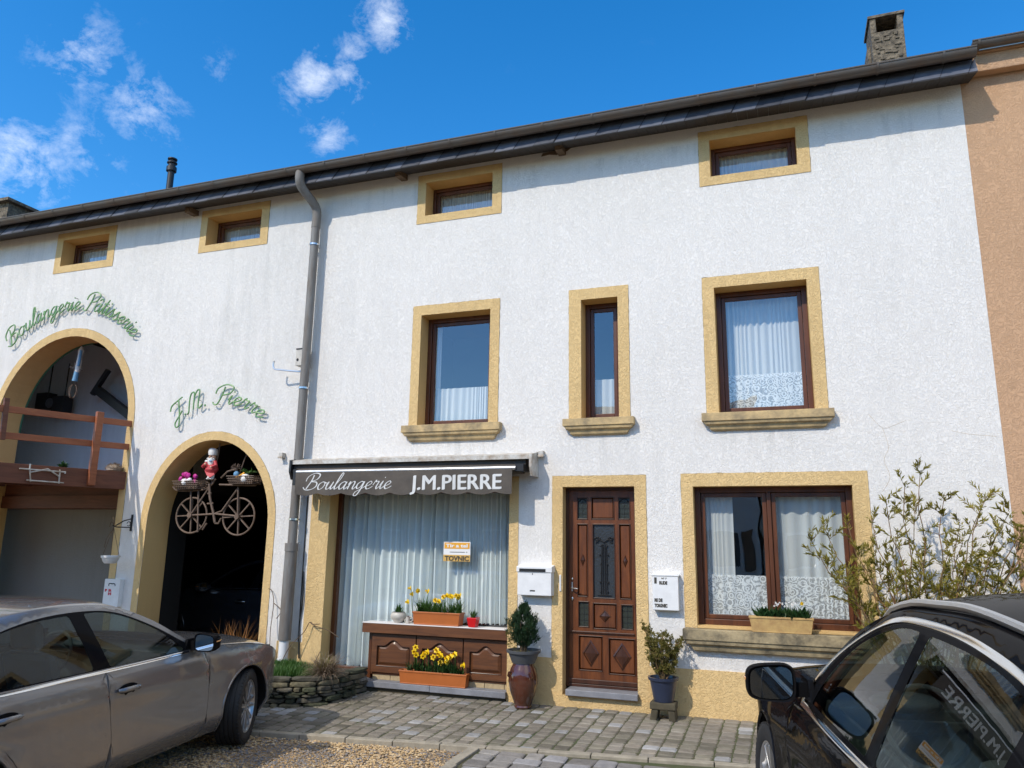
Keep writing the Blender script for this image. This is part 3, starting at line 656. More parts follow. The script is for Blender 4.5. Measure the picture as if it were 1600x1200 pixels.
for h in wholes+panels:
    for i in range(4):
        a, b = h[i], h[(i+1) % 4]; mb.add([(a[0], yb, a[1]), (b[0], yb, b[1]), (b[0], yb+.03, b[1]), (a[0], yb+.03, a[1])], [(0, 1, 2, 3)])
mb.box(D0, D1, yb+.031, yb+.045, Z0, Z1)
door = mb.build('door', M['door'], house)
mb = MB()
def raised(h, dep, ins, y, mi=0):
    (x0, z0), (x1, z1) = h[0], h[2]; i = ins
    mb.add([(x0, y, z0), (x1, y, z0), (x1, y, z1), (x0, y, z1), (x0+i, y-dep, z0+i), (x1-i, y-dep, z0+i), (x1-i, y-dep, z1-i), (x0+i, y-dep, z1-i)], [(0, 1, 5, 4), (1, 2, 6, 5), (2, 3, 7, 6), (3, 0, 4, 7), (4, 5, 6, 7)], mi)
def diamond(cx, cz, rx, rz, y, dep, mi=0):
    for k in (1.0, .72):
        v = [(cx-rx*k, y, cz), (cx, y, cz-rz*k), (cx+rx*k, y, cz), (cx, y, cz+rz*k), (cx, y-dep, cz)]
        if k == 1.0: mb.add([(a, y-.004, c) for a, _, c in v[:4]]+[(cx+(a-cx)*.82, y-.010, cz+(c-cz)*.82) for a, _, c in v[:4]], [(i, (i+1) % 4, 4+(i+1) % 4, 4+i) for i in range(4)], mi)
        else: mb.add([(a, y-.005, c) for a, _, c in v[:4]]+[(cx, y-dep, cz)], [(0, 1, 4), (1, 2, 4), (2, 3, 4), (3, 0, 4)], mi)
for j, h in enumerate(panels):
    raised(h, .018, .016, yb+.028)
    (x0, z0), (x1, z1) = h[0], h[2]; cx, cz = (x0+x1)/2, (z0+z1)/2
    if j in (1, 2): diamond(cx, cz, .028, .07, yb+.008, .012, 1)
    if j == 3: diamond(cx, cz, .065, .065, yb+.008, .014, 1)
    if j in (4, 5): diamond(cx, cz, (x1-x0)*.36, (z1-z0)*.40, yb+.008, .012, 1)
mb.build('door_panel', [M['door'], M['doord']], door)
mb = MB()
for h in panels+wholes:
    (x0, z0), (x1, z1) = h[0], h[2]; frame_rect(mb, x0-.008, x1+.008, z0-.008, z1+.008, .010, yb-.007, yb+.006)
mb.beam((D0, yb-.01, dz(1003)), (D1, yb-.01, dz(1003)), .03, .045); mb.beam((D0+.02, yb-.01, dz(798)), (D1-.02, yb-.01, dz(798)), .014, .018)
mb.build('moulding', M['doord'], door, bev=.003)
for j, h in enumerate(wholes):
    (x0, z0), (x1, z1) = h[0], h[2]; mb = MB(); mb.box(x0, x1, yb+.018, yb+.028, z0, z1)
    g = mb.build('door_pane', M['doorglass' if j == 2 else 'leadglass'], door)
    mb = MB()
    if j == 2:   # wrought-iron scrollwork
        cx = (x0+x1)/2
        for dx in (-.035, -.012, .014, .036): mb.tube([(cx+dx, yb+.008, z0+.02), (cx+dx*.9, yb+.006, z0+.3), (cx+dx*.7, yb+.008, z1-.22)], .005, 6)
        for s in (-1, 1):
            mb.tube([(cx+s*t*.1, yb+.006, z1-.20+math.sin(t*2.6)*.03-(.02 if t > .6 else 0)) for t in [i/10 for i in range(11)]], .006, 6)
            mb.tube([(cx+s*(.085+.028*math.cos(a)*(1-a/9)), yb+.006, z1-.165+.028*math.sin(a)*(1-a/9)) for a in [i*.45 for i in range(15)]], .005, 6)
            for q in range(4): mb.ball((cx+s*(.05+.016*q), yb+.004, z1-.155+.018*math.sin(q*2.2)), .012, .006, .012, 8)
            for q in range(6): mb.ball((cx+s*(.04+.008*math.sin(q*2)), yb+.004, z0+.07+q*.10), .008, .006, .016, 8)
        mb.tube([(cx-.08, yb+.007, z0+.03), (cx+.08, yb+.007, z0+.03)], .005, 6)
        mb.build('ironwork', M['iron'], door)
    else:
        for q in range(1, 4): mb.tube([(x0, yb+.016, z0+(z1-z0)*q/4), (x1, yb+.016, z0+(z1-z0)*q/4)], .0025, 4)
        mb.tube([((x0+x1)/2, yb+.016, z0), ((x0+x1)/2, yb+.016, z1)], .0025, 4)
        if j < 2: mb.tube(smoothpts([(x0, yb+.014, z1-.05), ((x0+x1)/2, yb+.014, z1-.005), (x1, yb+.014, z1-.05)], 6), .006, 5)
        mb.build('leading', M['iron'], door)
mb = MB(); mb.box(du(362), du(368), yb-.012, yb, dz(625), dz(585)); mb.tube([(du(365), yb-.005, dz(611)), (du(365), yb-.045, dz(611)), (du(370), yb-.052, dz(612)), (du(392), yb-.052, dz(614))], .008, 8); mb.ball((du(365), yb-.008, dz(572)), .012, .006, .015, 8)
mb.ball((du(365), yb-.006, dz(658)), .014, .008, .022, 10); mb.build('handle', M['satin'], door, smooth=True)
mb = MB(); mb.box(-2.36, -1.57, -.075, .16, .135, .20); mb.build('doorstep', M['blue'], house, bev=.008)
mb = MB(); mb.box(-2.445, -2.425, -.02, -.002, 1.22, 1.40); mb.build('doorbell', M['whitepaint'], house, bev=.004)
room(-2.6, -1.4, 0, 2.6, .21, .6, door)

# ------------------------------------------------------------------ shop window
so_ = MB(); O, I = rect(-5.785, -2.945, -.3, 2.515), SH
so_.box(-5.785, -5.51, -.007, 0, -.3, 2.515); so_.box(-3.06, -2.945, -.007, 0, -.3, 2.515); so_.box(-5.51, -3.06, -.007, 0, 2.42, 2.515)
ss = so_.build('window_surround', M['ochre'], house)
mb = MB(); mb.add([(-5.51, 0, -.3), (-5.51, .24, -.3), (-5.51, .24, 2.42), (-5.51, 0, 2.42)], [(0, 1, 2, 3)]); mb.add([(-3.06, 0, -.3), (-3.06, .24, -.3), (-3.06, .24, 2.42), (-3.06, 0, 2.42)], [(0, 1, 2, 3)])
mb.add([(-5.51, 0, 2.42), (-3.06, 0, 2.42), (-3.06, .24, 2.42), (-5.51, .24, 2.42)], [(0, 1, 2, 3)]); mb.build('reveal', M['ochre_smooth'], ss)
mb = MB(); mb.box(-5.51, -5.455, .19, .25, .12, 2.42); mb.box(-3.10, -3.06, .17, .26, .7, 2.42); mb.box(-5.43, -3.10, .175, .26, 2.34, 2.42); mb.box(-5.43, -4.86, .175, .26, .12, .215)
mb.box(-4.90, -4.86, .10, .26, .12, .70)
shop = mb.build('shop_window', M['brown'], house, bev=.004)
mb = MB(); mb.add([(-5.456, .215, .21), (-4.88, .215, .21), (-4.88, .215, .66), (-5.456, .215, .66)], [(0, 1, 2, 3)]); mb.add([(-5.456, .215, .66), (-3.10, .215, .66), (-3.10, .215, 2.34), (-5.456, .215, 2.34)], [(0, 1, 2, 3)])
mb.build('pane', M['shopglass'], shop)
mb = MB()
c1 = curtain_mesh(-5.60, -4.68, .20, 2.36, .345, .036, .080, 31, nz=10); c1.build('curtain', M['shopsheer'], shop, smooth=True)
c2 = curtain_mesh(-4.70, -3.08, .79, 2.36, .345, .036, .075, 37, nz=8); c2.build('curtain', M['shopsheer'], shop, smooth=True)
room(-5.8, -2.9, .05, 2.5, .262, 1.3, shop)
# window ledge with its cabinet front
mb = MB(); mb.box(-4.95, -3.062, .0, .21, .765, .775, 1); mb.box(-4.945, -3.062, .004, .21, .655, .764)
ledge = mb.build('window_ledge', [M['brownh'], M['boardwhite']], house, bev=.003)
mb = MB(); mb.box(-4.84, -3.065, .075, .20, .175, .654); cab = mb.build('cabinet_front', M['brownh'], house)
def cathedral(x0, x1, z0, z1, h, n=24):
    cx = (x0+x1)/2; top = []
    for i in range(n+1):
        u = i/n; x = x1+(x0-x1)*u; t = abs(2*u-1)
        zz = z1-h+(h*(.5+.5*math.cos(math.pi*min(1, t/.62))) if t < .62 else 0) - (.0 if t < .62 else 0)
        top.append((x, zz))
    return [(x0, z0), (x1, z0)]+top
xs = [-4.84, -4.235, -3.625, -3.065]
for k in range(3):
    x0, x1 = xs[k]+.008, xs[k+1]-.008
    mb = MB(); frame = rect(x0, x1, .20, .64); inn = cathedral(x0+.075, x1-.075, .275, .575, .07)
    wall_mesh(mb, frame, [inn], .055)
    n = len(inn)
    mb.add([(x, .055, z) for x, z in inn]+[(x, .072, z) for x, z in inn], [(i, (i+1) % n, n+(i+1) % n, n+i) for i in range(n)])
    mb.add([(x, .055, z) for x, z in frame]+[(x, .075, z) for x, z in frame], [(i, (i+1) % 4, 4+(i+1) % 4, 4+i) for i in range(4)])
    pn = mb.build('cupboard_door', M['brownh'], cab)
    mb = MB(); a = cathedral(x0+.09, x1-.09, .29, .56, .068); b = cathedral(x0+.12, x1-.12, .318, .532, .062)
    mb.add([(x, .072, z) for x, z in a]+[(x, .058, z) for x, z in b], [(i, (i+1) % n, n+(i+1) % n, n+i) for i in range(n)]+[tuple(range(n, 2*n))])
    mb.build('raised_panel', M['brownh'], pn)
    mb = MB(); mb.tube([(x, .054, z) for x, z in inn], .005, 5, closed=True); mb.build('moulding', M['doord'], pn)
mb = MB(); mb.box(-4.86, -3.062, .072, .21, .645, .6545); mb.build('moulding', M['doord'], cab)
mb = MB(); x = -4.82
while x < -3.1: mb.box(x+.003, min(x+.24, -3.065), .085, .20, .112, .174); x += .243
mb.build('plinth', M['brick'], house, bev=.003)
mb = MB(); mb.box(-4.93, -3.99, -.055, .19, .045, .112); mb.box(-3.987, -3.055, -.057, .19, .043, .112); mb.build('doorstep', M['blue'], house, bev=.006)
mb = MB(); mb.box(-4.9, -3.07, -.012, .19, -.3, .042); mb.build('plinth', M['darkbrick'], house)
mb = MB(); mb.box(-5.5, -4.93, .06, .24, -.3, .118); mb.build('plinth', M['darkbrick'], house)

# ------------------------------------------------------------------ the barn behind the arches
mb = MB()
mb.add([(-13, .42, 2.55), (-8.9, .42, 2.55), (-8.9, 2.2, 2.55), (-13, 2.2, 2.55)], [(0, 1, 2, 3)])
mb.build('loft_floor', M['beam'], house)
mb = MB(); mb.add([(-13.6, 1.45, 2.55), (-8.85, 1.55, 2.55), (-8.85, 1.55, 6.2), (-13.6, 1.45, 6.2)], [(0, 1, 2, 3)])
mb.add([(-12.6, .42, 2.55), (-13.6, 1.5, 2.55), (-13.6, 1.5, 6.2), (-12.6, .42, 6.2)], [(0, 1, 2, 3)]); mb.add([(-8.86, .42, 2.55), (-8.86, 1.6, 2.55), (-8.86, 1.6, 6.2), (-8.86, .42, 6.2)], [(0, 1, 2, 3)])
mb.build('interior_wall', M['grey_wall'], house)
mb = MB(); mb.add([(-13.6, .42, 6.1), (-8.85, .42, 6.1), (-8.85, 2.3, 6.1), (-13.6, 2.3, 6.1)], [(0, 1, 2, 3)])
mb.beam((-11.2, 1.2, 5.28), (-8.9, 1.2, 4.55), .3, .5)
mb.build('ceiling', M['dark'], house)
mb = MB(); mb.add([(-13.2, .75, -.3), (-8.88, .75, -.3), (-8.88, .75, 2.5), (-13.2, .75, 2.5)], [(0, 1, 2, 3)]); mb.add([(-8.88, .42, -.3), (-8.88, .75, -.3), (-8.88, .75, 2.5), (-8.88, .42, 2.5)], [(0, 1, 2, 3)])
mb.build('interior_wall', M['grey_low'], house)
mb = MB(); mb.box(-13.2, -8.85, .30, .75, 2.17, 2.36); mb.box(-13.2, -8.85, .34, .75, 2.36, 2.55); mb.build('lintel_beam', M['beam'], house)
# garage
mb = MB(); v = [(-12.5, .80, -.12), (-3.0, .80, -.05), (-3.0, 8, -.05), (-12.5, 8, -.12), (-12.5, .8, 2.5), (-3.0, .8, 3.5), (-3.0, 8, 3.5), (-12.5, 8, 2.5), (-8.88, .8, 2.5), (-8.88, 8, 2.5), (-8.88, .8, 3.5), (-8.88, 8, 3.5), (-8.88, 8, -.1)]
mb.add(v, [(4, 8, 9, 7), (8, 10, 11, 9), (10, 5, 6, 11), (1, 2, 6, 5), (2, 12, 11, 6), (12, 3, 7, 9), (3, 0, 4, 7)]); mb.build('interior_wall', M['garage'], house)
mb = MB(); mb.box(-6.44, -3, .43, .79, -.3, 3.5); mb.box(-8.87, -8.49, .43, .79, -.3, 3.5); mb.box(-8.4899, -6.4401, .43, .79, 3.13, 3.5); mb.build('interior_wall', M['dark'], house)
mb = MB(); mb.add([(-12.5, 0.0, -.075), (-3, 0.0, -.02), (-3, 8, -.05), (-12.5, 8, -.11)], [(0, 1, 2, 3)]); mb.build('garage_floor', M['darkbrick'], house)
# timber brace and black hanging lamps in the loft, green edge strip
mb = MB(); mb.beam((-11.20, 1.28, 4.26), (-10.2, 1.28, 3.66), .12, .13); mb.beam((-11.30, 1.28, 4.18), (-11.0, 1.28, 4.60), .07, .07); mb.build('brace', M['black'], house)
mb = MB(); mb.tube([(x, .425, z) for x, z in A1i[1:16]], .018, 6); mb.build('green_edging', M['greenpipe'], house)

# ------------------------------------------------------------------ eaves, gutter, roof
mb = MB(); r3 = random.Random(2); x = -15.0; T_ = []
while x < 2.08:
    w = .262; x1 = min(x+w-.006, 2.11); a = .07; t = r3.uniform(0, .014); cc = r3.uniform(.75, 1.9)
    if x1-x > .06:
      T_ += [(.075*cc, .082*cc, .105*cc, 1)]*6
      mb.add([(x, -.365-t, 6.555), (x1, -.372-t, 6.555), (min(x1+a, 2.112), -.298-t, 6.735), (x+a, -.291-t, 6.735), (x, -.350, 6.555), (x1, -.350, 6.555)], [(0, 1, 2, 3), (0, 4, 5, 1)])
    x += w
mb.t = T_; mb.build('eaves_slates', M['eslate'], house)
mb = MB(); mb.add([(-15, -.347, 6.56), (2.1, -.347, 6.56), (2.1, -.275, 6.74), (-15, -.275, 6.74)], [(0, 1, 2, 3)]); mb.add([(-15, -.275, 6.74), (2.1, -.275, 6.74), (2.1, -.42, 6.80), (-15, -.42, 6.80)], [(0, 1, 2, 3)]); mb.build('fascia', M['black'], house)
mb = MB(); x = -15.0
while x < 2.1:
    x1 = min(x+.115, 2.105); mb.add([(x+.004, -.352, 6.560), (x1, -.352, 6.560), (x1, .001, 6.655), (x+.004, .001, 6.655), (x+.004, -.352, 6.575), (x1, -.352, 6.575), (x1, .001, 6.67), (x+.004, .001, 6.67)],
           [(0, 1, 2, 3), (0, 3, 7, 4), (1, 5, 6, 2), (4, 5, 6, 7), (0, 4, 5, 1)]); x += .115
mb.add([(2.108, -.36, 6.555), (2.108, 0, 6.655), (2.108, 0, 6.80), (2.108, -.29, 6.735)], [(0, 1, 2, 3)])
mb.build('soffit', M['soffit'], house)
mb = MB(); n = 10; xs = [-15, 2.10]
def gutter(mb, x0, x1, yc, zc, r, dz0=0, dz1=0):
    pr = [(yc+r*math.cos(math.pi+math.pi*i/n), zc+r*math.sin(math.pi+math.pi*i/n)) for i in range(n+1)]
    mb.add([(x0, a, b+dz0) for a, b in pr]+[(x1, a, b+dz1) for a, b in pr], [(i, i+1, n+2+i, n+1+i) for i in range(n)])
    mb.tube([(x0, yc-r, zc+.004+dz0), (x1, yc-r, zc+.004+dz1)], .010, 6)
    k = int((x1-x0)/.62)
    for i in range(k+1):
        x = x0+.05+i*.62
        if x > x1-.03: break
        pr2 = [(yc+(r+.009)*math.cos(math.pi+math.pi*j/n), zc+(r+.009)*math.sin(math.pi+math.pi*j/n)) for j in range(n+1)]
        mb.add([(x, a, b) for a, b in pr2]+[(x+.022, a, b) for a, b in pr2], [(j, j+1, n+2+j, n+1+j) for j in range(n)])
    mb.add([(x0, a, b) for a, b in pr], [tuple(range(n+1))]); mb.add([(x1, a, b) for a, b in pr], [tuple(range(n+1))])
gutter(mb, -15, 2.10, -.425, 6.765, .072)
mb.build('gutter', M['zinc'], house, smooth=True)
mb = MB()
mb.add([(-15, -.40, 6.80), (2.10, -.40, 6.80), (2.10, 4.8, 9.35), (-15, 4.8, 9.35), (-15, 10.0, 6.80), (2.10, 10.0, 6.80), (-15, -.40, 6.72), (2.10, -.40, 6.72)], [(0, 1, 2, 3), (3, 2, 5, 4), (0, 6, 7, 1)])
roof = mb.build('roof', M['slate'], house)
mb = MB(); mb.box(1.42, 1.815, 1.45, 1.95, 7.4, 8.45); mb.box(1.42, 1.49, 1.45, 1.95, 8.45, 8.66); mb.box(1.745, 1.815, 1.45, 1.95, 8.45, 8.66); mb.box(1.49, 1.745, 1.88, 1.95, 8.45, 8.66); mb.box(1.395, 1.84, 1.43, 1.97, 8.66, 8.70)
mb.box(1.38, 1.42, 1.60, 1.95, 7.4, 8.35)
for i in range(60):
    mb.box(*(lambda x, z, w, h: (x, x+w, 1.44-rnd.uniform(0, .008), 1.452, z, z+h))(rnd.uniform(1.43, 1.73), rnd.uniform(7.8, 8.4), rnd.uniform(.03, .07), rnd.uniform(.02, .035)))
mb.build('chimney', M['chimney'], roof, bev=.006)
mb = MB()
for q in ([(.98, 2.95), (1.02, 2.75), (.97, 2.62), (1.01, 2.45), (.93, 2.3)], [(.86, 3.1), (.98, 2.95), (1.08, 2.97), (1.2, 3.02)], [(1.6, 2.9), (1.75, 2.86), (1.98, 2.83)]): mb.tube([(a, -.0005, b) for a, b in smoothpts(q, 4)], .0012, 4)
mb.build('crack', M['stone'], house)
mb = MB(); mb.lathe([(.055, 0), (.055, .62), (.085, .62), (.085, .70), (.06, .72), (.06, .76), (.085, .77), (.085, .79), (.05, .80), (.05, .83), (.08, .84), (.08, .86), (0, .88)], (-9.83, 1.0, 7.42), 16); mb.build('flue', M['black'], roof, smooth=True)
mb = MB(); mb.box(-15.3, -14.35, 1.4, 2.0, 7.4, 8.30); mb.box(-15.4, -14.25, 1.3, 2.1, 8.30, 8.36); mb.build('chimney', M['chimney'], roof)
# rotten beam ends under the eaves
for x, z in ((-8.2, 6.57), (-4.66, 6.60), (-2.42, 6.60)):
    mb = MB(); mb.obox((x, -.09, z), (.045, 0, 0), (0, .10, .008), (0, 0, .04)); mb.ball((x, -.19, z), .05, .02, .042, 8, jit=.15); mb.build('beam_end', M['bark'], house)
mb = MB(); mb.v = []; 
pts = [(-2.70, 6.60), (-2.6, 6.61), (-2.5, 6.59), (-2.36, 6.62), (-2.3, 6.66), (-2.68, 6.64)]
mb.prism(pts, -.012, 0); mb.build('plaster_damage', M['bark'], house)
# downpipe
mb = MB(); P = smoothpts([(-6.06, -.42, 6.72), (-6.06, -.42, 6.60), (-6.05, -.36, 6.50), (-5.98, -.20, 6.36), (-5.955, -.12, 6.24), (-5.955, -.12, 6.0)], 5)
mb.tube(P, .062, 14); mb.tube([(-5.955, -.12, 6.02), (-5.96, -.12, 1.62)], .058, 16)
pipe = mb.build('downpipe', M['pipe'], house, smooth=True)
mb = MB(); mb.tube([(-5.96, -.125, 1.66), (-5.965, -.125, .52)], .078, 18); mb.tube([(-5.96, -.125, 1.70), (-5.96, -.125, 1.60)], .084, 18); mb.build('pipe_sleeve', M['pipe'], pipe, smooth=True)
mb = MB(); mb.tube([(-5.965, -.125, .53), (-5.975, -.125, .0)], .062, 16); mb.tube([(-5.97, -.125, .30), (-5.97, -.125, .28)], .070, 16); mb.build('pipe_boot', M['whitepaint'], pipe, smooth=True)
for z in (5.75, 3.72, 2.0): mb = MB(); mb.tube([(-5.957, -.12, z-.012), (-5.957, -.12, z+.012)], .067, 16); mb.tube([(-5.957, -.10, z), (-5.957, .0, z)], .008, 6); mb.build('pipe_clip', M['satin'], pipe)
mb = MB(); mb.lathe([(.0, .48), (.05, .47), (.072, .40), (.075, -.05)], (-6.25, -.10, -.02), 14); mb.build('drain_stub', M['greypot'], house, smooth=True)
mb = MB(); mb.tube(smoothpts([(-5.83, -.02, 1.35), (-5.81, -.02, 1.0), (-5.835, -.02, .7), (-5.80, -.03, .3)], 5), .009, 6)
mb.tube([(-5.85, -.012, 2.3), (-5.84, -.012, .5)], .007, 5); mb.build('cable', M['black'], house)

# ------------------------------------------------------------------ neighbour
nb = thing('neighbour_house', 'tan rendered house joined to the right end of the white house', 'house', (4, 0, 0))
mb = MB(); mb.v += [(1.95, .003, -.3), (9, .003, -.3), (9, .003, 6.78), (1.95, .003, 6.78)]; mb.f.append((0, 1, 2, 3)); mb.m.append(0); mb.build('wall', M['tan'], nb)
mb = MB(); mb.box(2.036, 9, -.12, -.005, 6.70, 6.90); mb.box(2.036, 9, -.15, -.005, 6.90, 6.93); mb.build('cornice', M['tan'], nb, bev=.01)
mb = MB(); gutter(mb, 2.12, 9, -.22, 6.965, .062); mb.build('gutter', M['zinc'], nb, smooth=True)
mb = MB(); mb.add([(2.12, -.20, 6.95), (9, -.20, 6.95), (9, 4.8, 9.5), (2.12, 4.8, 9.5)], [(0, 1, 2, 3)]); mb.build('roof', M['slate'], nb)
# ================================================================== cars
def curve1(pts, k=8):
    """smoothed function z(x) through points given front to rear"""
    P = smoothpts(pts, k); P.sort(); xs = np.array([p[0] for p in P]); zs = np.array([p[1] for p in P])
    return lambda x: float(np.interp(x, xs, zs))
def cornered(pts, k=5, lim=38):
    """closed outline: curved runs are smoothed, real corners stay sharp with a small radius"""
    n = len(pts); P = [Vector(p) for p in pts]; cor = []
    for i in range(n):
        a = (P[i]-P[i-1]).normalized(); b = (P[(i+1) % n]-P[i]).normalized()
        if math.degrees(math.acos(max(-1, min(1, a.dot(b))))) > lim: cor.append(i)
    if not cor: return smoothpts(pts, k, True)
    out = []
    for j, c in enumerate(cor):
        e = cor[(j+1) % len(cor)]; run = [P[c]]; i = c
        while i != e: i = (i+1) % n; run.append(P[i])
        s = [Vector(q) for q in smoothpts([tuple(q) for q in run], k)]
        d0 = (s[1]-s[0]).normalized(); d1 = (s[-2]-s[-1]).normalized()
        out += [tuple(s[0]+d0*.014)]+[tuple(q) for q in s[1:-1] if (q-s[0]).length > .02 and (q-s[-1]).length > .02]+[tuple(s[-1]+d1*.014)]
    return out
def sstep(a, b, x): t = min(1, max(0, (x-a)/(b-a))); return t*t*(3-2*t)

def make_wheel(parent, x, y, r, wtyre, s, steer, spokes, rimmat='alloy'):
    """s = +1 for the left side, -1 for the right; outer face looks along s*y"""
    mb = MB(); mb.lathe([(0, .02*s), (.15*r/.32, .02*s), (.15*r/.32, -.0*s), (0, -.0*s)], (0, 0, 0), 24, axis='y'); mb.lathe([(0, .06*s), (.05, .055*s), (.06, -.08*s), (0, -.08*s)], (0, 0, 0), 16, axis='y')
    w = mb.build('wheel', M['iron'], parent, local=True, smooth=True); w.location = (x, y, r); w.rotation_euler = (0, 0, steer)
    h = wtyre/2; rr_ = r*.70
    prof = [(rr_, -h*.88), (rr_*1.05, -h*.98), (r*.86, -h*1.03), (r*.95, -h*.97), (r*.99, -h*.85)]
    for g in (-.55, -.18, .18, .55): prof += [(r, h*(g-.2)), (r, h*(g-.05)), (r-.008, h*(g-.045)), (r-.008, h*(g+.045)), (r, h*(g+.05))]
    prof += [(r, h*.8), (r*.99, h*.85), (r*.95, h*.97), (r*.86, h*1.03), (rr_*1.05, h*.98), (rr_, h*.88)]
    mb = MB(); mb.lathe(prof, (0, 0, 0), 56, axis='y')
    for i in range(56):   # shoulder blocks
        a = 2*math.pi*i/56
        for sg in (-1, 1): mb.obox((math.cos(a)*(r*.985), sg*h*.84, math.sin(a)*(r*.985)), (-math.sin(a)*.007, 0, math.cos(a)*.007), (0, h*.10, 0), (math.cos(a)*.006, 0, math.sin(a)*.006))
    mb.build('tyre', M['tyre'], w, local=True, smooth=True)
    yo = h*.86*s; mb = MB()
    mb.lathe([(rr_+.004, yo), (rr_+.008, yo+.006*s), (rr_-.006, yo+.006*s), (rr_-.02, yo-.012*s), (rr_-.03, yo-.03*s), (rr_-.035, -h*.8*s)], (0, 0, 0), 48, axis='y')
    mb.lathe([(0, yo-.010*s), (.032, yo-.010*s), (.05, yo-.022*s), (.062, yo-.05*s)], (0, 0, 0), 24, axis='y')
    for i in range(spokes):
        for q in (-1, 1):
            a = 2*math.pi*(i+q*.14)/spokes; b = 2*math.pi*(i+q*.20)/spokes
            p0 = Vector((math.cos(a)*.045, yo-.022*s, math.sin(a)*.045)); p1 = Vector((math.cos(b)*(rr_-.014), yo-.012*s, math.sin(b)*(rr_-.014)))
            mb.beam(p0, p1, .020, .03, (0, 1, 0))
    mb.build('rim', M[rimmat], w, local=True, smooth=True, bev=.002)
    return w

def make_mirror(parent, x, z, yroot, s, wy, hz, mhous, lens=True):
    """door mirror: housing bulges forward (+x), glass faces rearward"""
    cy = s*(yroot+.055+wy/2); n = 28; e = 3.8; mb = MB()
    def sec(xx, k, dy=0, dzz=0):
        o = []
        for j in range(n):
            t = 2*math.pi*j/n; c, q = math.cos(t), math.sin(t)
            yy = math.copysign(abs(c)**(2/e), c)*wy/2*k; zz = math.copysign(abs(q)**(2/e), q)*hz/2*k
            zz *= 1-.10*(yy*s/(wy/2)) if zz > 0 else 1-.05*(yy*s/(wy/2))
            o.append((xx, cy+dy+yy, z+dzz+zz))
        return o
    rows = [sec(x+.004, .90), sec(x-.004, .93), sec(x-.006, .985), sec(x+.01, 1.02), sec(x+.05, 1.0), sec(x+.09, .90), sec(x+.125, .70, -.01*s), sec(x+.145, .42, -.015*s), sec(x+.15, .08, -.015*s)]
    vs = [p for r_ in rows for p in r_]; fs = []
    for i in range(len(rows)-1):
        for j in range(n): fs.append((i*n+j, i*n+(j+1) % n, (i+1)*n+(j+1) % n, (i+1)*n+j))
    mb.add(vs, fs); mb.add([(a+.004, b, c) for a, b, c in rows[0]], [tuple(range(n))])
    mb.tube([(x+.06, s*(yroot-.03), z-.045), (x+.05, s*(yroot+.08), z-.03)], [.03, .022], 10)
    mb.obox((x+.07, s*(yroot+.035), z-.03), (.055, 0, 0), (0, .06, 0), (0, 0, .035)); mb.obox((x+.05, s*(yroot-.012), z-.03), (.075, 0, 0), (0, .012, 0), (.02, 0, .05))
    mo = mb.build('mirror', mhous, parent, local=True, smooth=True)
    mb = MB(); mb.add([(x-.0005, b, c) for a, b, c in sec(x, .86)], [tuple(range(n))]); mb.build('mirror_glass', M['mirror'], mo)
    mo.children[-1].matrix_parent_inverse = Matrix()
    if lens:
        mb = MB(); mb.tube(smoothpts([(x+.02, cy+s*wy*.505, z+.012), (x+.06, cy+s*wy*.50, z+.014), (x+.105, cy+s*wy*.40, z+.014)], 4), [.006]*9, 6); mb.build('indicator', M['amber'], mo); mo.children[-1].matrix_parent_inverse = Matrix()
    return mo

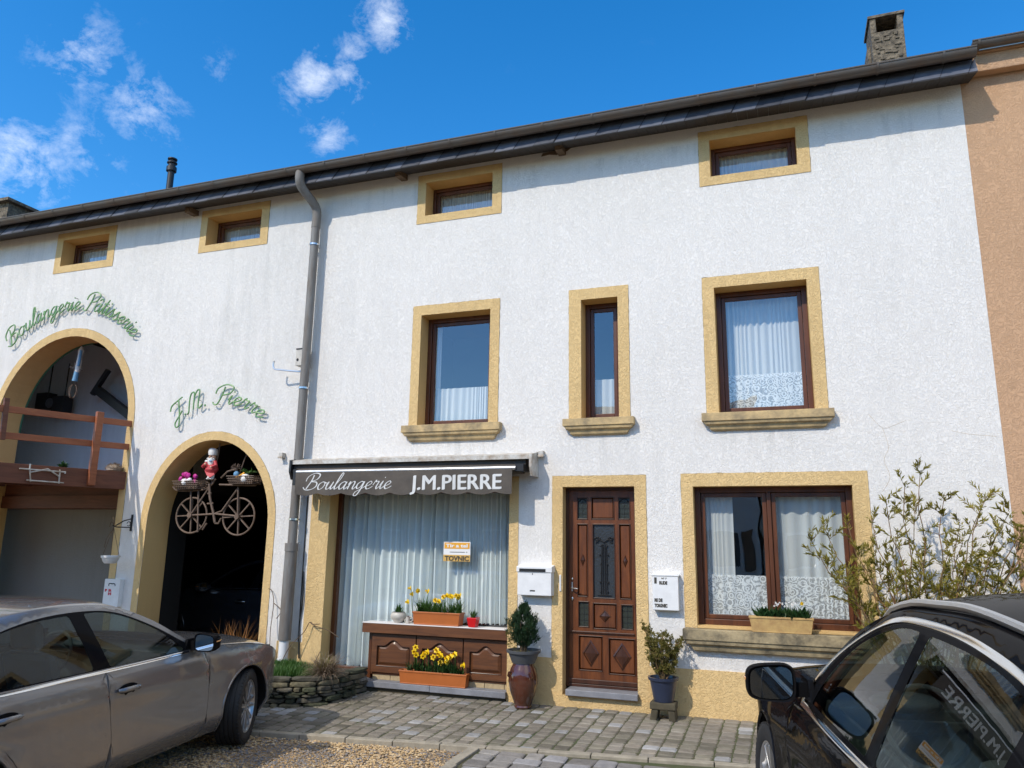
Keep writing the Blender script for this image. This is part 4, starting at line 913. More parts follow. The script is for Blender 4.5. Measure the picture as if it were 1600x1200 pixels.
def make_car(name, label, P, pose, paint, group=None):
    X, Y, Z, head, pit = pose
    car = thing(name, label, 'car', (X, Y, Z)); car.rotation_euler = (0, -pit, head)
    if group: car['group'] = group
    zc, ze, plan, belt = curve1(P['center']), curve1(P['edge']), curve1(P['plan']), curve1(P['belt'])
    xf, xr = P['center'][0][0], P['center'][-1][0]; sill = P['sill']; ro = P['roofz']; Ra = P['arch']; rw = P['r']; wb = P['wb']
    cre = curve1(P['crease'])
    def Wd(x, z):
        w = plan(x); zb = belt(x)
        w -= .10*sstep(.34, sill-.06, z)*(1) if z < .34 else 0
        w += .014*max(0, 1-abs(z-cre(x))/.11) - .006
        if z > zb-.07:
            w -= .034*sstep(zb-.07, zb+.005, z)
        if z > zb:
            t = (z-zb)/(ro-zb); w -= P['tumble']*(.78*t+.22*t*t)
        for wx in (0, -wb):
            d = math.hypot(x-wx, z-rw)
            if z < rw+.45: w += .020*math.exp(-((max(d, Ra)-Ra)/.075)**2)*sstep(rw+.45, rw+.25, z)
        return w
    st = [xf-(xf-xr)*i/int((xf-xr)/.05) for i in range(int((xf-xr)/.05)+1)]
    top = [(x, ze(x)) for x in st]
    bot = []
    def arc(wx):
        b = math.asin(max(-1, min(1, (sill-rw)/Ra))); a0 = math.pi-b; n = 22
        return [(wx+Ra*math.cos(a0+(b-a0)*i/n), rw+Ra*math.sin(a0+(b-a0)*i/n)) for i in range(n+1)]
    for wx in (-wb, 0):
        bot += arc(wx)
        if wx != 0:
            a = arc(-wb)[-1][0]; b = arc(0)[0][0]; k = 20; bot += [(a+(b-a)*i/k, sill) for i in range(1, k)]
    outline = top[::-1]+[(xf, (ze(xf)+sill+.1)/2), (xf, sill+.1)]+bot[::-1][0:]+[(xr, sill+.1), (xr, (ze(xr)+sill+.1)/2)]
    # order: rear top -> front top -> down front -> along bottom from front to rear
    dlo = cornered(P['dlo']); glasses = [cornered(g) for g in P['glass']]; doors = P['doors']
    vs = []; es = []
    for poly in [outline, dlo]+glasses+doors:
        o = len(vs); n = len(poly); vs += [Vector(p) for p in poly]; es += [(o+i, o+(i+1) % n) for i in range(n)]
    g = .045; x = xr+g
    row = 0
    while x < xf:
        z = sill+.02+(g/2 if row % 2 else 0)
        while z < ro:
            if inpoly((x, z), outline) and z < ze(x)-.018: vs.append(Vector((x, z)))
            z += g
        x += g*.87; row += 1
    V, E_, F, *_ = delaunay_2d_cdt(vs, es, [], 0, 1e-4)
    groups = {'body': [], 'pillar': [], 'g0': [], 'g1': [], 'g2': [], 'd0': [], 'd1': []}
    for f in F:
        c = (V[f[0]]+V[f[1]]+V[f[2]])/3; c = (c.x, c.y)
        if not inpoly(c, outline): continue
        k = 'body'
        if inpoly(c, dlo):
            k = 'pillar'
            for i, gl in enumerate(glasses):
                if inpoly(c, gl): k = 'g%d' % i
        else:
            for i, d in enumerate(doors):
                if inpoly(c, d): k = 'd%d' % i
        groups[k].append(tuple(f))
    body = MB(); trim = MB()
    def side_mesh(k, s, off=0):
        used = sorted({i for f in groups[k] for i in f}); ix = {v: i for i, v in enumerate(used)}
        return [(V[i].x, s*(Wd(V[i].x, V[i].y)+off), V[i].y) for i in used], [tuple(ix[i] for i in f) for f in groups[k]]
    for s in (-1, 1): body.add(*side_mesh('body', s))
    nv = 24; vv = [-1+2*j/nv for j in range(nv+1)]; rows = []
    (wf, wr_), (bf, br_) = P['windscreen'], P['rearwin']
    stt = sorted(set(st), reverse=True); sty = sorted(stt+[wf, wr_, bf, br_], reverse=True)
    pts = []
    for x in sty:
        e, c = ze(x), zc(x); w = Wd(x, e); pts.append([(x, v*w, e+(c-e)*(1-abs(v)**2.6)) for v in vv])
    tv = [p for r_ in pts for p in r_]; n = nv+1; f_b = []; f_w = []; f_r = []
    for i in range(len(sty)-1):
        xm = (sty[i]+sty[i+1])/2
        for j in range(nv):
            f = (i*n+j, i*n+j+1, (i+1)*n+j+1, (i+1)*n+j); vm = (vv[j]+vv[j+1])/2
            if wr_ < xm < wf and abs(vm) < .92: f_w.append(f)
            elif br_ < xm < bf and abs(vm) < .90: f_r.append(f)
            else: f_b.append(f)
    body.add(tv, f_b)
    # end caps, underside
    for x in (xf, xr):
        e, c = ze(x), zc(x); w = Wd(x, e); loop = [(x, v*w, e+(c-e)*(1-abs(v)**2.6)) for v in vv]
        zs_ = [e, (e+sill+.1)/2, sill+.1]; right = [(x, Wd(x, z), z) for z in zs_[1:]]; left = [(x, -Wd(x, z), z) for z in zs_[1:][::-1]]
        body.add(loop+right+left, [tuple(range(len(loop)+4))])
    me = body.build('body', [M[paint]], car, local=True, smooth=True)
    bm = bmesh.new(); bm.from_mesh(me.data); bmesh.ops.remove_doubles(bm, verts=bm.verts, dist=.0015); bmesh.ops.recalc_face_normals(bm, faces=bm.faces); bm.to_mesh(me.data); bm.free(); me.data.set_sharp_from_angle(angle=R(50))
    def sub(nm, mb, m, par=car, **k):
        o = mb.build(nm, m, par, local=True, **k)
        return o
    mb = MB(); mb.add(tv, f_w); sub('windscreen', mb, M['carglass'], smooth=True)
    mb = MB(); mb.add(tv, f_r); sub('rear_window', mb, M['carglass'], smooth=True)
    mb = MB(); xa = xf-.15; mb.add([(xa, -.7, sill+.02), (xa, .7, sill+.02), (xr+.1, .7, sill+.02), (xr+.1, -.7, sill+.02)], [(0, 1, 2, 3)])
    for wx in (0, -wb):
        for s in (-1, 1):
            A = [(wx+Ra*math.cos(math.pi*1.15-math.pi*1.3*i/26), rw+Ra*math.sin(math.pi*1.15-math.pi*1.3*i/26)) for i in range(27)]
            v = [(a, s*(Wd(a, max(b, sill))-.004), b) for a, b in A]+[(a, s*.45, b) for a, b in A]
            mb.add(v, [(i, i+1, 28+i, 27+i) for i in range(26)])
            mb.add([(a, s*.47, b) for a, b in A], [tuple(range(27))])
    sub('underbody', mb, M['black'])
    for s in (-1, 1):
        mb = MB(); mb.add(*side_mesh('pillar', s, -.001)); sub('window_trim', mb, M['gloss'], smooth=True)
        for i in range(len(glasses)):
            mb = MB(); mb.add(*side_mesh('g%d' % i, s, -.004)); sub('side_window', mb, M['carglass'], smooth=True)
        # arch lips, sill, seams
        mb = MB()
        for wx in (0, -wb):
            mb = MB(); mb.tube([(a, s*(Wd(a, b)-.006), b) for a, b in arc(wx)], .012, 6); sub('arch_lip', mb, M[paint], smooth=True)
        mb = MB()
        for d in doors: mb.tube([(a, s*(Wd(a, b)-.0015), b) for a, b in smoothpts(d, 3, True)], .0026, 5)
        mb.tube([(a, s*(Wd(a, ze(a))-.012), ze(a)+.004) for a in np.linspace(-.42, xf-.12, 24)], .0045, 5)
        sub('door_seam', mb, M['black'])
        for i, d in enumerate(doors):
            mb = MB(); mb.add(*side_mesh('d%d' % i, s, 0)); dr = sub('door', mb, M[paint], smooth=True)
            hx, hz = P['handles'][i]; mb = MB(); w0 = Wd(hx, hz)
            mb.ball((hx, s*(w0+.0005), hz-.004), .102, .004, .044, 22); cup = mb.build('handle_recess_shade', M['gloss'], dr, local=True, smooth=True)  # shade of the handle hollow, put in as a dark, slightly raised disc
            mb = MB(); mb.tube([(hx+.11, s*(Wd(hx+.1, hz)+.006), hz), (hx+.07, s*(w0+.032), hz+.003), (hx-.07, s*(w0+.033), hz+.005), (hx-.105, s*(Wd(hx-.1, hz)+.010), hz+.004)], [.011, .018, .018, .013], 12)
            mb.build('handle', M[P.get('handlemat', paint)], dr, local=True, smooth=True)
        # bright strip under (and around) the side windows
        def ribbon(pts2, wdt, off, m, nm='chrome_strip'):
            mb = MB(); v = []
            for i, (a, b) in enumerate(pts2):
                q0 = Vector(pts2[max(i-1, 0)]); q1 = Vector(pts2[min(i+1, len(pts2)-1)]); t = (q1-q0).normalized(); nrm = Vector((-t.y, t.x))
                for k in (-1, 1):
                    p = Vector((a, b))+nrm*wdt/2*k; v.append((p.x, s*(Wd(p.x, p.y)+.0005), p.y)); v.append((p.x-nrm.x*k*.003, s*(Wd(p.x, p.y)+off), p.y-nrm.y*k*.003))
            f = []
            for i in range(len(pts2)-1):
                o = i*4; f += [(o, o+1, o+5, o+4), (o+1, o+3, o+7, o+5), (o+3, o+2, o+6, o+7)]
            mb.add(v, f); return mb.build(nm, M[m], car, local=True, smooth=True)
        for line in P['chrome']: ribbon(smoothpts(line, 6), P['chromew'], .006, 'chrome')
        make_mirror(car, P['mirror'][0], P['mirror'][1], plan(P['mirror'][0])-.05, s, P['msize'][0], P['msize'][1], M[P['mmat']])
        for x in (0, -wb):
            make_wheel(car, x, s*(P['track']), rw, P['tyrew'], s, P['steer'] if x == 0 else 0, P['spokes'])
        if P.get('rails'):
            mb = MB(); a, b = P['rails']; q = [(x, s*(Wd(x, ze(x))-.045), ze(x)+.032+.0*x) for x in np.linspace(a, b, 18)]
            q = [(q[0][0]+.10, q[0][1], q[0][2]-.055)]+q+[(q[-1][0]-.10, q[-1][1], q[-1][2]-.055)]
            mb.tube(q, .017, 8); sub('roof_rail', mb, M['satin'], smooth=True)
        # lamps
        mb = MB(); xx = xf-.10; mb.ball((xx, s*(Wd(xx, ze(xx))-.12), ze(xx)-.10), .12, .11, .075, 14); sub('headlight', mb, M['lamp_clear'], smooth=True)
        mb = MB(); xx = xr+.06; mb.ball((xx, s*(Wd(xx, ze(xx)-.1)-.10), ze(xx)-.12), .07, .12, .09, 14); sub('tail_light', mb, M['lamp_red'], smooth=True)
    # cabin
    fl = sill+.08; zb = belt(-1.5)
    mb = MB(); mb.box(-3.0, -.2, -.66, .66, fl, fl+.02); mb.box(-.75, -.35, -.68, .68, fl+.1, zb-.035); mb.box(-3.05, -2.95, -.6, .6, fl, zb-.02)
    mb.ball((-.72, .35, zb-.01), .12, .18, .05, 14)
    for s in (-1, 1): mb.box(-2.95, -.5, s*.70-.012, s*.70+.012, fl, zb-.03)
    sub('dashboard', mb, M['cabin'], bev=.02)
    for s in (-1, 1):
        mb = MB(); sx = P.get('seatx', -1.55); mb.obox((sx+.08, s*.36, fl+.20), (.25, 0, .02), (0, .24, 0), (0, 0, .08))
        mb.obox((sx-.26, s*.36, fl+.52), (-.055, 0, .0), (0, .23, 0), (-.09, 0, .30)); so2 = sub('seat', mb, M['seat'], bev=.05)
        mb = MB(); mb.obox((sx-.385, s*.36, fl+.94), (.045, 0, 0), (0, .13, 0), (-.015, 0, .10)); mb.build('headrest', M['seat'], so2, local=True, bev=.04)
    mb = MB(); mb.obox((-2.45, 0, fl+.22), (.25, 0, 0), (0, .6, 0), (0, 0, .09)); mb.obox((-2.78, 0, fl+.52), (.06, 0, 0), (0, .6, 0), (-.09, 0, .28))
    for y in (-.36, .36): mb.obox((-2.88, y, fl+.88), (.04, 0, 0), (0, .12, 0), (0, 0, .08))
    sub('seat', mb, M['seat'], bev=.05)
    mb = MB(); cx, cyy, cz = -1.02, P.get('drive', 1)*.36, zb-.05; mb.tube([(cx+.35*.18*math.sin(t)*1.0, cyy+.185*math.cos(t), cz+.17*math.sin(t)) for t in [2*math.pi*i/28 for i in range(28)]], .014, 8, closed=True)
    mb.beam((cx, cyy-.17, cz), (cx, cyy+.17, cz), .03, .05); mb.tube([(cx, cyy, cz), (cx+.25, cyy, cz-.08)], .03, 8)
    sub('steering_wheel', mb, M['cabin'], smooth=True)
    return car

SEDAN = dict(r=.322, wb=2.76, arch=.372, sill=.20, roofz=1.40, tumble=.255, track=.775, tyrew=.225, spokes=7, steer=R(20),
    center=[(.82, .50), (.797, .62), (.72, .75), (.4, .885), (0, .945), (-.45, 1.0), (-.62, 1.045), (-1.0, 1.235), (-1.36, 1.385), (-1.7, 1.437), (-2.1, 1.447), (-2.5, 1.405), (-2.8, 1.315), (-3.15, 1.16), (-3.36, 1.075), (-3.6, 1.05), (-3.76, 1.02), (-3.80, .90)],
    edge=[(.82, .36), (.797, .47), (.745, .585), (.64, .685), (.46, .775), (.1, .86), (-.35, .92), (-.62, .955), (-.85, 1.07), (-1.1, 1.22), (-1.40, 1.345), (-1.7, 1.392), (-2.1, 1.398), (-2.5, 1.345), (-2.85, 1.23), (-3.15, 1.08), (-3.38, .99), (-3.6, .965), (-3.76, .93), (-3.80, .80)],
    plan=[(.82, .50), (.79, .58), (.72, .68), (.55, .79), (.3, .845), (0, .868), (-.6, .885), (-1.5, .892), (-2.5, .888), (-3.1, .862), (-3.5, .81), (-3.72, .73), (-3.80, .66)],
    belt=[(.9, .80), (.3, .87), (-.6, .93), (-1.6, .955), (-2.9, .975), (-3.9, .97)], crease=[(.9, .66), (0, .70), (-1.5, .76), (-3.8, .80)],
    dlo=[(-.70, .955), (-1.2, .962), (-1.9, .975), (-2.5, .985), (-2.86, .995), (-2.93, 1.03), (-2.76, 1.17), (-2.48, 1.29), (-2.1, 1.35), (-1.7, 1.352), (-1.42, 1.31), (-1.12, 1.185), (-.86, 1.04)],
    glass=[[(-.84, .962), (-1.3, .968), (-1.635, .974), (-1.68, 1.15), (-1.725, 1.338), (-1.58, 1.332), (-1.42, 1.295), (-1.22, 1.218), (-1.02, 1.11)], [(-1.785, .98), (-2.2, .988), (-2.66, .998), (-2.70, 1.08), (-2.66, 1.205), (-2.45, 1.288), (-2.2, 1.328), (-2.0, 1.338), (-1.86, 1.340), (-1.82, 1.16)]],
    doors=[[(-.62, .93), (-.57, .80), (-.55, .60), (-.56, .40), (-.60, .235), (-1.0, .232), (-1.62, .232), (-1.615, .45), (-1.645, .65), (-1.68, .80), (-1.685, .948), (-1.1, .94)], [(-1.685, .948), (-1.68, .80), (-1.645, .65), (-1.615, .45), (-1.62, .232), (-2.25, .232), (-2.33, .42), (-2.47, .62), (-2.66, .76), (-2.76, .88), (-2.78, .978), (-2.2, .962)]],
    handles=[(-1.50, .80), (-2.50, .825)], windscreen=(-.60, -1.38), rearwin=(-2.80, -3.34),
    chrome=[[(-.80, .944), (-1.3, .948), (-1.9, .958), (-2.5, .969), (-2.92, .99)]], chromew=.020, mirror=(-.80, 1.02), msize=(.205, .145), mmat='gloss', drive=1)
UPs = lambda pts: [(x, .96+(z-.96)*1.05 if z > .96 and x < -.5 else z) for x, z in pts]
for key in ('center', 'edge', 'dlo'): SEDAN[key] = UPs(SEDAN[key])
SEDAN['glass'] = [UPs(g) for g in SEDAN['glass']]; SEDAN['roofz'] = 1.42
make_car('parked_car', 'grey-brown metallic saloon car parked nose-in at the left in front of the arches', SEDAN, (-5.67, -2.31, -.10, R(93.1), .047), 'sedan')
SUV = dict(r=.365, wb=2.82, arch=.425, sill=.27, roofz=1.61, tumble=.27, track=.80, tyrew=.235, spokes=5, steer=R(3),
    center=[(.90, .62), (.87, .80), (.78, .93), (.4, 1.02), (-.1, 1.075), (-.5, 1.12), (-.72, 1.175), (-1.1, 1.39), (-1.45, 1.565), (-1.8, 1.64), (-2.3, 1.665), (-2.9, 1.64), (-3.25, 1.58), (-3.5, 1.38), (-3.72, 1.14), (-3.80, 1.0), (-3.84, .75)],
    edge=[(.90, .58), (.87, .72), (.75, .84), (.4, .94), (-.1, .995), (-.6, 1.04), (-.82, 1.08), (-1.05, 1.22), (-1.35, 1.41), (-1.65, 1.535), (-1.95, 1.59), (-2.3, 1.607), (-2.9, 1.565), (-3.2, 1.49), (-3.45, 1.32), (-3.70, 1.08), (-3.80, .95), (-3.84, .70)],
    plan=[(.90, .60), (.86, .70), (.74, .80), (.45, .88), (0, .915), (-.8, .93), (-1.8, .945), (-2.8, .94), (-3.3, .91), (-3.65, .84), (-3.84, .74)],
    belt=[(.95, .86), (.3, .95), (-.8, 1.03), (-1.9, 1.045), (-3.0, 1.08), (-3.9, 1.09)], crease=[(.9, .76), (0, .80), (-1.5, .85), (-3.8, .90)],
    dlo=[(-.88, 1.055), (-1.5, 1.058), (-2.2, 1.07), (-2.9, 1.095), (-3.22, 1.13), (-3.30, 1.19), (-3.10, 1.38), (-2.8, 1.49), (-2.4, 1.545), (-2.0, 1.55), (-1.68, 1.495), (-1.35, 1.355), (-1.08, 1.20)],
    glass=[[(-1.03, 1.068), (-1.5, 1.068), (-1.86, 1.07), (-1.915, 1.30), (-1.965, 1.532), (-1.82, 1.518), (-1.66, 1.472), (-1.40, 1.36), (-1.16, 1.205)], [(-1.955, 1.076), (-2.3, 1.080), (-2.70, 1.09), (-2.75, 1.30), (-2.80, 1.472), (-2.6, 1.512), (-2.4, 1.530), (-2.2, 1.536), (-2.05, 1.536), (-2.0, 1.30)],
           [(-2.80, 1.10), (-3.05, 1.12), (-3.14, 1.17), (-3.02, 1.33), (-2.86, 1.42), (-2.83, 1.28)]],
    doors=[[(-.72, 1.02), (-.66, .85), (-.64, .60), (-.66, .42), (-.70, .32), (-1.1, .315), (-1.76, .315), (-1.765, .55), (-1.80, .80), (-1.93, 1.0), (-1.94, 1.04), (-1.2, 1.036)], [(-1.94, 1.04), (-1.93, 1.0), (-1.80, .80), (-1.765, .55), (-1.76, .315), (-2.30, .315), (-2.36, .50), (-2.52, .70), (-2.68, .85), (-2.76, 1.0), (-2.78, 1.07), (-2.2, 1.05)]],
    handles=[(-1.62, .90), (-2.58, .94)], windscreen=(-.70, -1.50), rearwin=(-3.30, -3.68),
    chrome=[[(-.86, 1.043), (-1.5, 1.044), (-2.2, 1.056), (-2.9, 1.082), (-3.26, 1.125)], [(-.86, 1.05), (-1.06, 1.21), (-1.34, 1.368), (-1.67, 1.509), (-2.0, 1.565), (-2.4, 1.56), (-2.82, 1.503), (-3.12, 1.392), (-3.32, 1.19)]], chromew=.024,
    mirror=(-.98, 1.135), msize=(.235, .175), mmat='gloss', rails=(-1.55, -3.1), drive=1, seatx=-1.75)
UPf = lambda pts: [(x, 1.06+(z-1.06)*1.13+.02-.055*sstep(-1.3, -2.1, -abs(x))*min(1, (z-1.06)/.3) if z > 1.06 else z+.012*max(0, (z-.9)/.16) if z > .9 else z) for x, z in pts]
for key in ('center', 'edge', 'dlo', 'belt'): SUV[key] = UPf(SUV[key])
SUV['glass'] = [UPf(g) for g in SUV['glass']]; SUV['chrome'] = [UPf(g) for g in SUV['chrome']]; SUV['roofz'] = 1.69; SUV['mirror'] = (-.98, 1.165)
make_car('parked_car', 'glossy black car with bright window trim and roof rails parked nose-in at the right', SUV, (.705, -3.105, -.045, R(102), .045), 'suv')
GAR = dict(SEDAN); GAR.update(steer=0, roofz=1.50, tyrew=.2, spokes=5, mmat='greypot', rearwin=(-3.1, -3.5), windscreen=(-.55, -1.3), handlemat='satin')
k_ = lambda pts, f: [(x, z*f if z > .9 else z) for x, z in pts]
for key in ('center', 'edge', 'dlo'): GAR[key] = k_(GAR[key], 1.05)
GAR['glass'] = [k_(g, 1.05) for g in GAR['glass']]; GAR['belt'] = k_(GAR['belt'], 1.04); GAR['chrome'] = [k_(g, 1.045) for g in GAR['chrome']]
make_car('parked_car', 'dark car standing in the black garage behind the smaller arch', GAR, (-10.2, 3.3, -.08, R(180), 0), 'garagecar')
# ================================================================== stroke lettering
GL = {
 'o': (1.02, [[(.75, .88), (.45, 1), (.12, .75), (.08, .35), (.3, 0), (.62, .1), (.8, .5), (.72, .9), (.85, .85), (1.05, .85)]]),
 'u': (1.05, [[(0, .5), (.16, 1), (.12, .3), (.3, 0), (.58, .2), (.74, 1), (.70, .3), (.85, 0), (1.08, .35)]]),
 'l': (.56, [[(0, .3), (.32, 1.2), (.44, 2.0), (.28, 2.15), (.15, 1.5), (.12, .4), (.28, 0), (.58, .35)]]),
 'a': (1.08, [[(.74, .85), (.45, 1), (.12, .7), (.1, .3), (.3, 0), (.58, .25), (.76, 1), (.71, .3), (.86, 0), (1.1, .35)]]),
 'n': (1.05, [[(0, .6), (.14, 1), (.14, 0)], [(.14, .45), (.34, .88), (.6, 1), (.72, .75), (.70, .2), (.85, 0), (1.08, .35)]]),
 'g': (1.08, [[(.74, .85), (.45, 1), (.12, .7), (.1, .3), (.3, .05), (.58, .3), (.76, 1), (.72, -.2), (.52, -.85), (.2, -.8), (.25, -.4), (.75, .0), (1.1, .35)]]),
 'e': (.88, [[(0, .3), (.4, .48), (.64, .78), (.44, 1), (.15, .75), (.12, .3), (.35, 0), (.65, .1), (.9, .35)]]),
 'r': (.86, [[(0, .5), (.16, 1.12), (.26, .92), (.56, .95), (.50, .3), (.65, 0), (.88, .35)]]),
 'i': (.54, [[(0, .45), (.18, 1), (.14, .3), (.3, 0), (.56, .35)], [(.21, 1.42), (.25, 1.52)]]),
 't': (.60, [[(0, .4), (.25, 1.2), (.30, 1.75), (.2, .4), (.35, 0), (.62, .35)], [(.0, 1.2), (.52, 1.26)]]),
 's': (.80, [[(0, .3), (.35, 1.08), (.40, .8), (.60, .35), (.40, 0), (.1, .08)], [(.4, .0), (.82, .35)]]),
 '^': (1.08, [[(.74, .85), (.45, 1), (.12, .7), (.1, .3), (.3, 0), (.58, .25), (.76, 1), (.71, .3), (.86, 0), (1.1, .35)], [(.25, 1.35), (.48, 1.62), (.70, 1.35)]]),
 'B': (1.55, [[(.42, 1.95), (.45, 1.1), (.25, .05)], [(-.25, 1.1), (-.2, 1.75), (.45, 2.2), (1.15, 1.98), (1.05, 1.35), (.48, 1.08), (1.15, .95), (1.35, .45), (.95, 0), (.2, -.05), (-.25, .3)]]),
 'P': (1.25, [[(.42, 1.95), (.45, 1.1), (.25, 0), (-.15, .0), (-.3, .25)], [(-.25, 1.2), (-.15, 1.8), (.5, 2.2), (1.2, 1.95), (1.1, 1.2), (.48, .98)]]),
 'J': (1.25, [[(-.1, 1.55), (.1, 2.0), (.6, 2.1), (1.15, 2.2)], [(.80, 2.1), (.78, .6), (.55, -.55), (.18, -.6), (.15, -.1), (.75, .35), (1.1, .7)]]),
 'M': (1.75, [[(-.05, 0), (.12, .1), (.22, 1.7), (.42, 2.1), (.62, 1.8), (.62, .1)], [(.62, 1.5), (.85, 2.1), (1.1, 1.95), (1.12, .3), (1.3, 0), (1.6, .3)]]),
 '.': (.45, [[(.12, .0), (.20, .08), (.12, .14)]]), ' ': (.8, [])}
def strokes(txt):
    x = 0; out = []
    for ch in txt:
        adv, st = GL[ch]
        for s in st: out.append([(x+a, b) for a, b in smoothpts(s, 5)])
        x += adv
    return out, x
def wire_sign(txt, cx, cz, rad, a0, a1, h, label):
    st, wtot = strokes(txt); t = thing('wire_sign', label, 'sign', (cx+rad*math.cos((a0+a1)/2), -.07, cz+rad*math.sin((a0+a1)/2)))
    def f(p):
        ang = a0+(a1-a0)*(p[0]+.22*p[1])/(wtot+.2); rr_ = rad+p[1]*h
        return (cx+rr_*math.cos(ang), -.055, cz+rr_*math.sin(ang))
    mb = MB()
    for s in st: mb.tube([f(p) for p in s], .0105, 8)
    mb.build('lettering', M['green'], t, smooth=True)
    mb = MB()
    for s in st[::2]:
        q = f(s[len(s)//2]); mb.tube([q, (q[0], 0, q[2])], .004, 5)
    mb.build('spacer_rods', M['iron'], t)
wire_sign('Boulangerie P^tisserie', -10.41, 3.44, 1.79, R(134), R(43), .138, 'green wire script reading Boulangerie Pâtisserie curving over the large arch')
wire_sign('J.M. Pierre', -7.40, 2.38, 1.21, R(128), R(51), .124, 'green wire script reading J.M. Pierre curving over the small arch')

# ------------------------------------------------------------------ awning
aw = thing('awning', 'dark brown shop awning reading Boulangerie J.M.PIERRE, rolled in above the shop window', 'awning', (-4.35, -.15, 2.5))
mb = MB(); mb.add([(-6.0, -.0, 2.79), (-2.72, -.0, 2.79), (-2.72, -.25, 2.742), (-6.0, -.25, 2.742), (-6.0, -.25, 2.692), (-2.79, -.25, 2.692)], [(0, 1, 2, 3), (3, 2, 5, 4)])
mb.box(-5.995, -2.73, -.249, -.24, 2.694, 2.738); mb.build('cover', M['whitedirty'], aw)
mb = MB(); mb.box(-5.98, -2.80, -.20, -.005, 2.56, 2.70); mb.tube([(-5.9, -.12, 2.60), (-2.85, -.12, 2.60)], .07, 14); mb.build('cloth_roll', M['awn'], aw)
mb = MB(); pr = [(0, 2.80), (-.27, 2.745), (-.27, 2.60), (-.22, 2.50), (0, 2.50)]
for x in (-2.735,):
    mb.add([(x, a, b) for a, b in pr]+[(x+.03, a, b) for a, b in pr], [tuple(range(5)), tuple(range(9, 4, -1))]+[(i, (i+1) % 5, 5+(i+1) % 5, 5+i) for i in range(5)])
mb.build('end_bracket', M['whitedirty'], aw)
mb = MB()
for x in (-5.985,): mb.add([(x, a, b) for a, b in pr]+[(x+.03, a, b) for a, b in pr], [tuple(range(5)), tuple(range(9, 4, -1))]+[(i, (i+1) % 5, 5+(i+1) % 5, 5+i) for i in range(5)])
mb.obox((-5.86, -.27, 2.52), (.02, 0, 0), (0, .05, 0), (0, 0, .10)); mb.obox((-2.84, -.24, 2.59), (.05, 0, 0), (0, .07, 0), (0, 0, .04))
mb.build('end_bracket', M['black'], aw)
mb = MB(); mb.tube([(-5.83, -.31, 2.585), (-2.88, -.31, 2.585)], .024, 12); mb.build('front_bar', M['alu'], aw, smooth=True)
def vy(x, z): return -.334+.009*math.sin(x*5.1+1)*(2.57-z)/.28+.004*math.sin(x*17)*(2.57-z)/.28
mb = MB(); nx = 260; nz = 6
for k in range(nz+1):
    for i in range(nx+1):
        x = -5.83+(2.915)*i/nx; u = (i/nx*8.6) % 1; zb = 2.285+.030*(abs(2*u-1)**2); z = 2.575+(zb-2.575)*k/nz; mb.v.append((x, vy(x, z), z))
for k in range(nz):
    for i in range(nx): mb.f.append((k*(nx+1)+i, k*(nx+1)+i+1, (k+1)*(nx+1)+i+1, (k+1)*(nx+1)+i)); mb.m.append(0)
val = mb.build('valance', M['awn'], aw, smooth=True)
st, wt = strokes('Boulangerie'); mb = MB(); sx = (5.70-4.40)/(wt+.75); hz = .092
def aff(p): x = -5.70+(p[0]+.42*p[1]+.1)*sx; z = 2.362+p[1]*hz; return (x, vy(x, z)-.003, z)
for s in st:
    P = [Vector(aff(p)) for p in s]; v = []
    for i, p in enumerate(P):
        d = P[min(i+1, len(P)-1)]-P[max(i-1, 0)]; a = math.atan2(d.z, d.x); w = .0030+.0072*abs(math.sin(a-.35))*(1 if d.z < 0 else .45)
        nrm = Vector((-d.z, 0, d.x)).normalized() if d.length > 0 else Vector((0, 0, 1)); v += [p+nrm*w, p-nrm*w]
    mb.add(v, [(2*i, 2*i+1, 2*i+3, 2*i+2) for i in range(len(P)-1)])
mb.build('script_lettering', M['letter'], val)
mb = MB()
for q, dx in enumerate((-.007, 0, .007)): put_text(mb, 'J.M.PIERRE', -4.193+dx, 2.345+.003*(q-1), 0, .245, 1.15, bold=0, fn=lambda p: (p[0], vy(p[0], p[2])-.003-.0006*q+(p[1]), p[2]))
mb.build('lettering', M['letter'], val)
mb = MB(); mb.add([(-5.9, -.12, 2.665), (-2.86, -.12, 2.665), (-2.86, -.31, 2.60), (-5.9, -.31, 2.60)], [(0, 1, 2, 3)]); mb.build('cloth', M['awn'], aw)

# ------------------------------------------------------------------ boxes on the wall
mbx = thing('mailbox', 'plain white mailbox with black slot left of the front door', 'mailbox', (-2.71, -.05, 1.17))
mb = MB(); mb.box(-2.91, -2.51, -.115, 0, 1.17, 1.43); mb.build('box', M['whitepaint'], mbx, bev=.006)
mb = MB(); mb.add([(-2.92, -.125, 1.425), (-2.50, -.125, 1.425), (-2.50, -.125, 1.485), (-2.92, -.125, 1.485), (-2.92, 0, 1.425), (-2.50, 0, 1.425), (-2.50, 0, 1.505), (-2.92, 0, 1.505)], [(0, 1, 2, 3), (3, 2, 6, 7), (1, 5, 6, 2), (0, 3, 7, 4), (0, 4, 5, 1)]); mb.build('lid', M['whitepaint'], mbx, bev=.004)
mb = MB(); mb.box(-2.885, -2.575, -.129, -.120, 1.430, 1.462); mb.ball((-2.73, -.118, 1.405), .007, .004, .007, 8); mb.box(-2.76, -2.70, -.1175, -.114, 1.215, 1.228); mb.build('letter_slot', M['black'], mbx)
mbx = thing('mailbox', 'white mailbox marked with number 1 and a street name right of the front door', 'mailbox', (-1.25, -.04, 1.065))
mb = MB(); mb.box(-1.39, -1.115, -.085, 0, 1.068, 1.42); mb.build('box', M['whitepaint'], mbx, bev=.006); mb = MB(); mb.box(-1.40, -1.105, -.092, 0, 1.421, 1.438); mb.build('lid', M['whitepaint'], mbx, bev=.003)
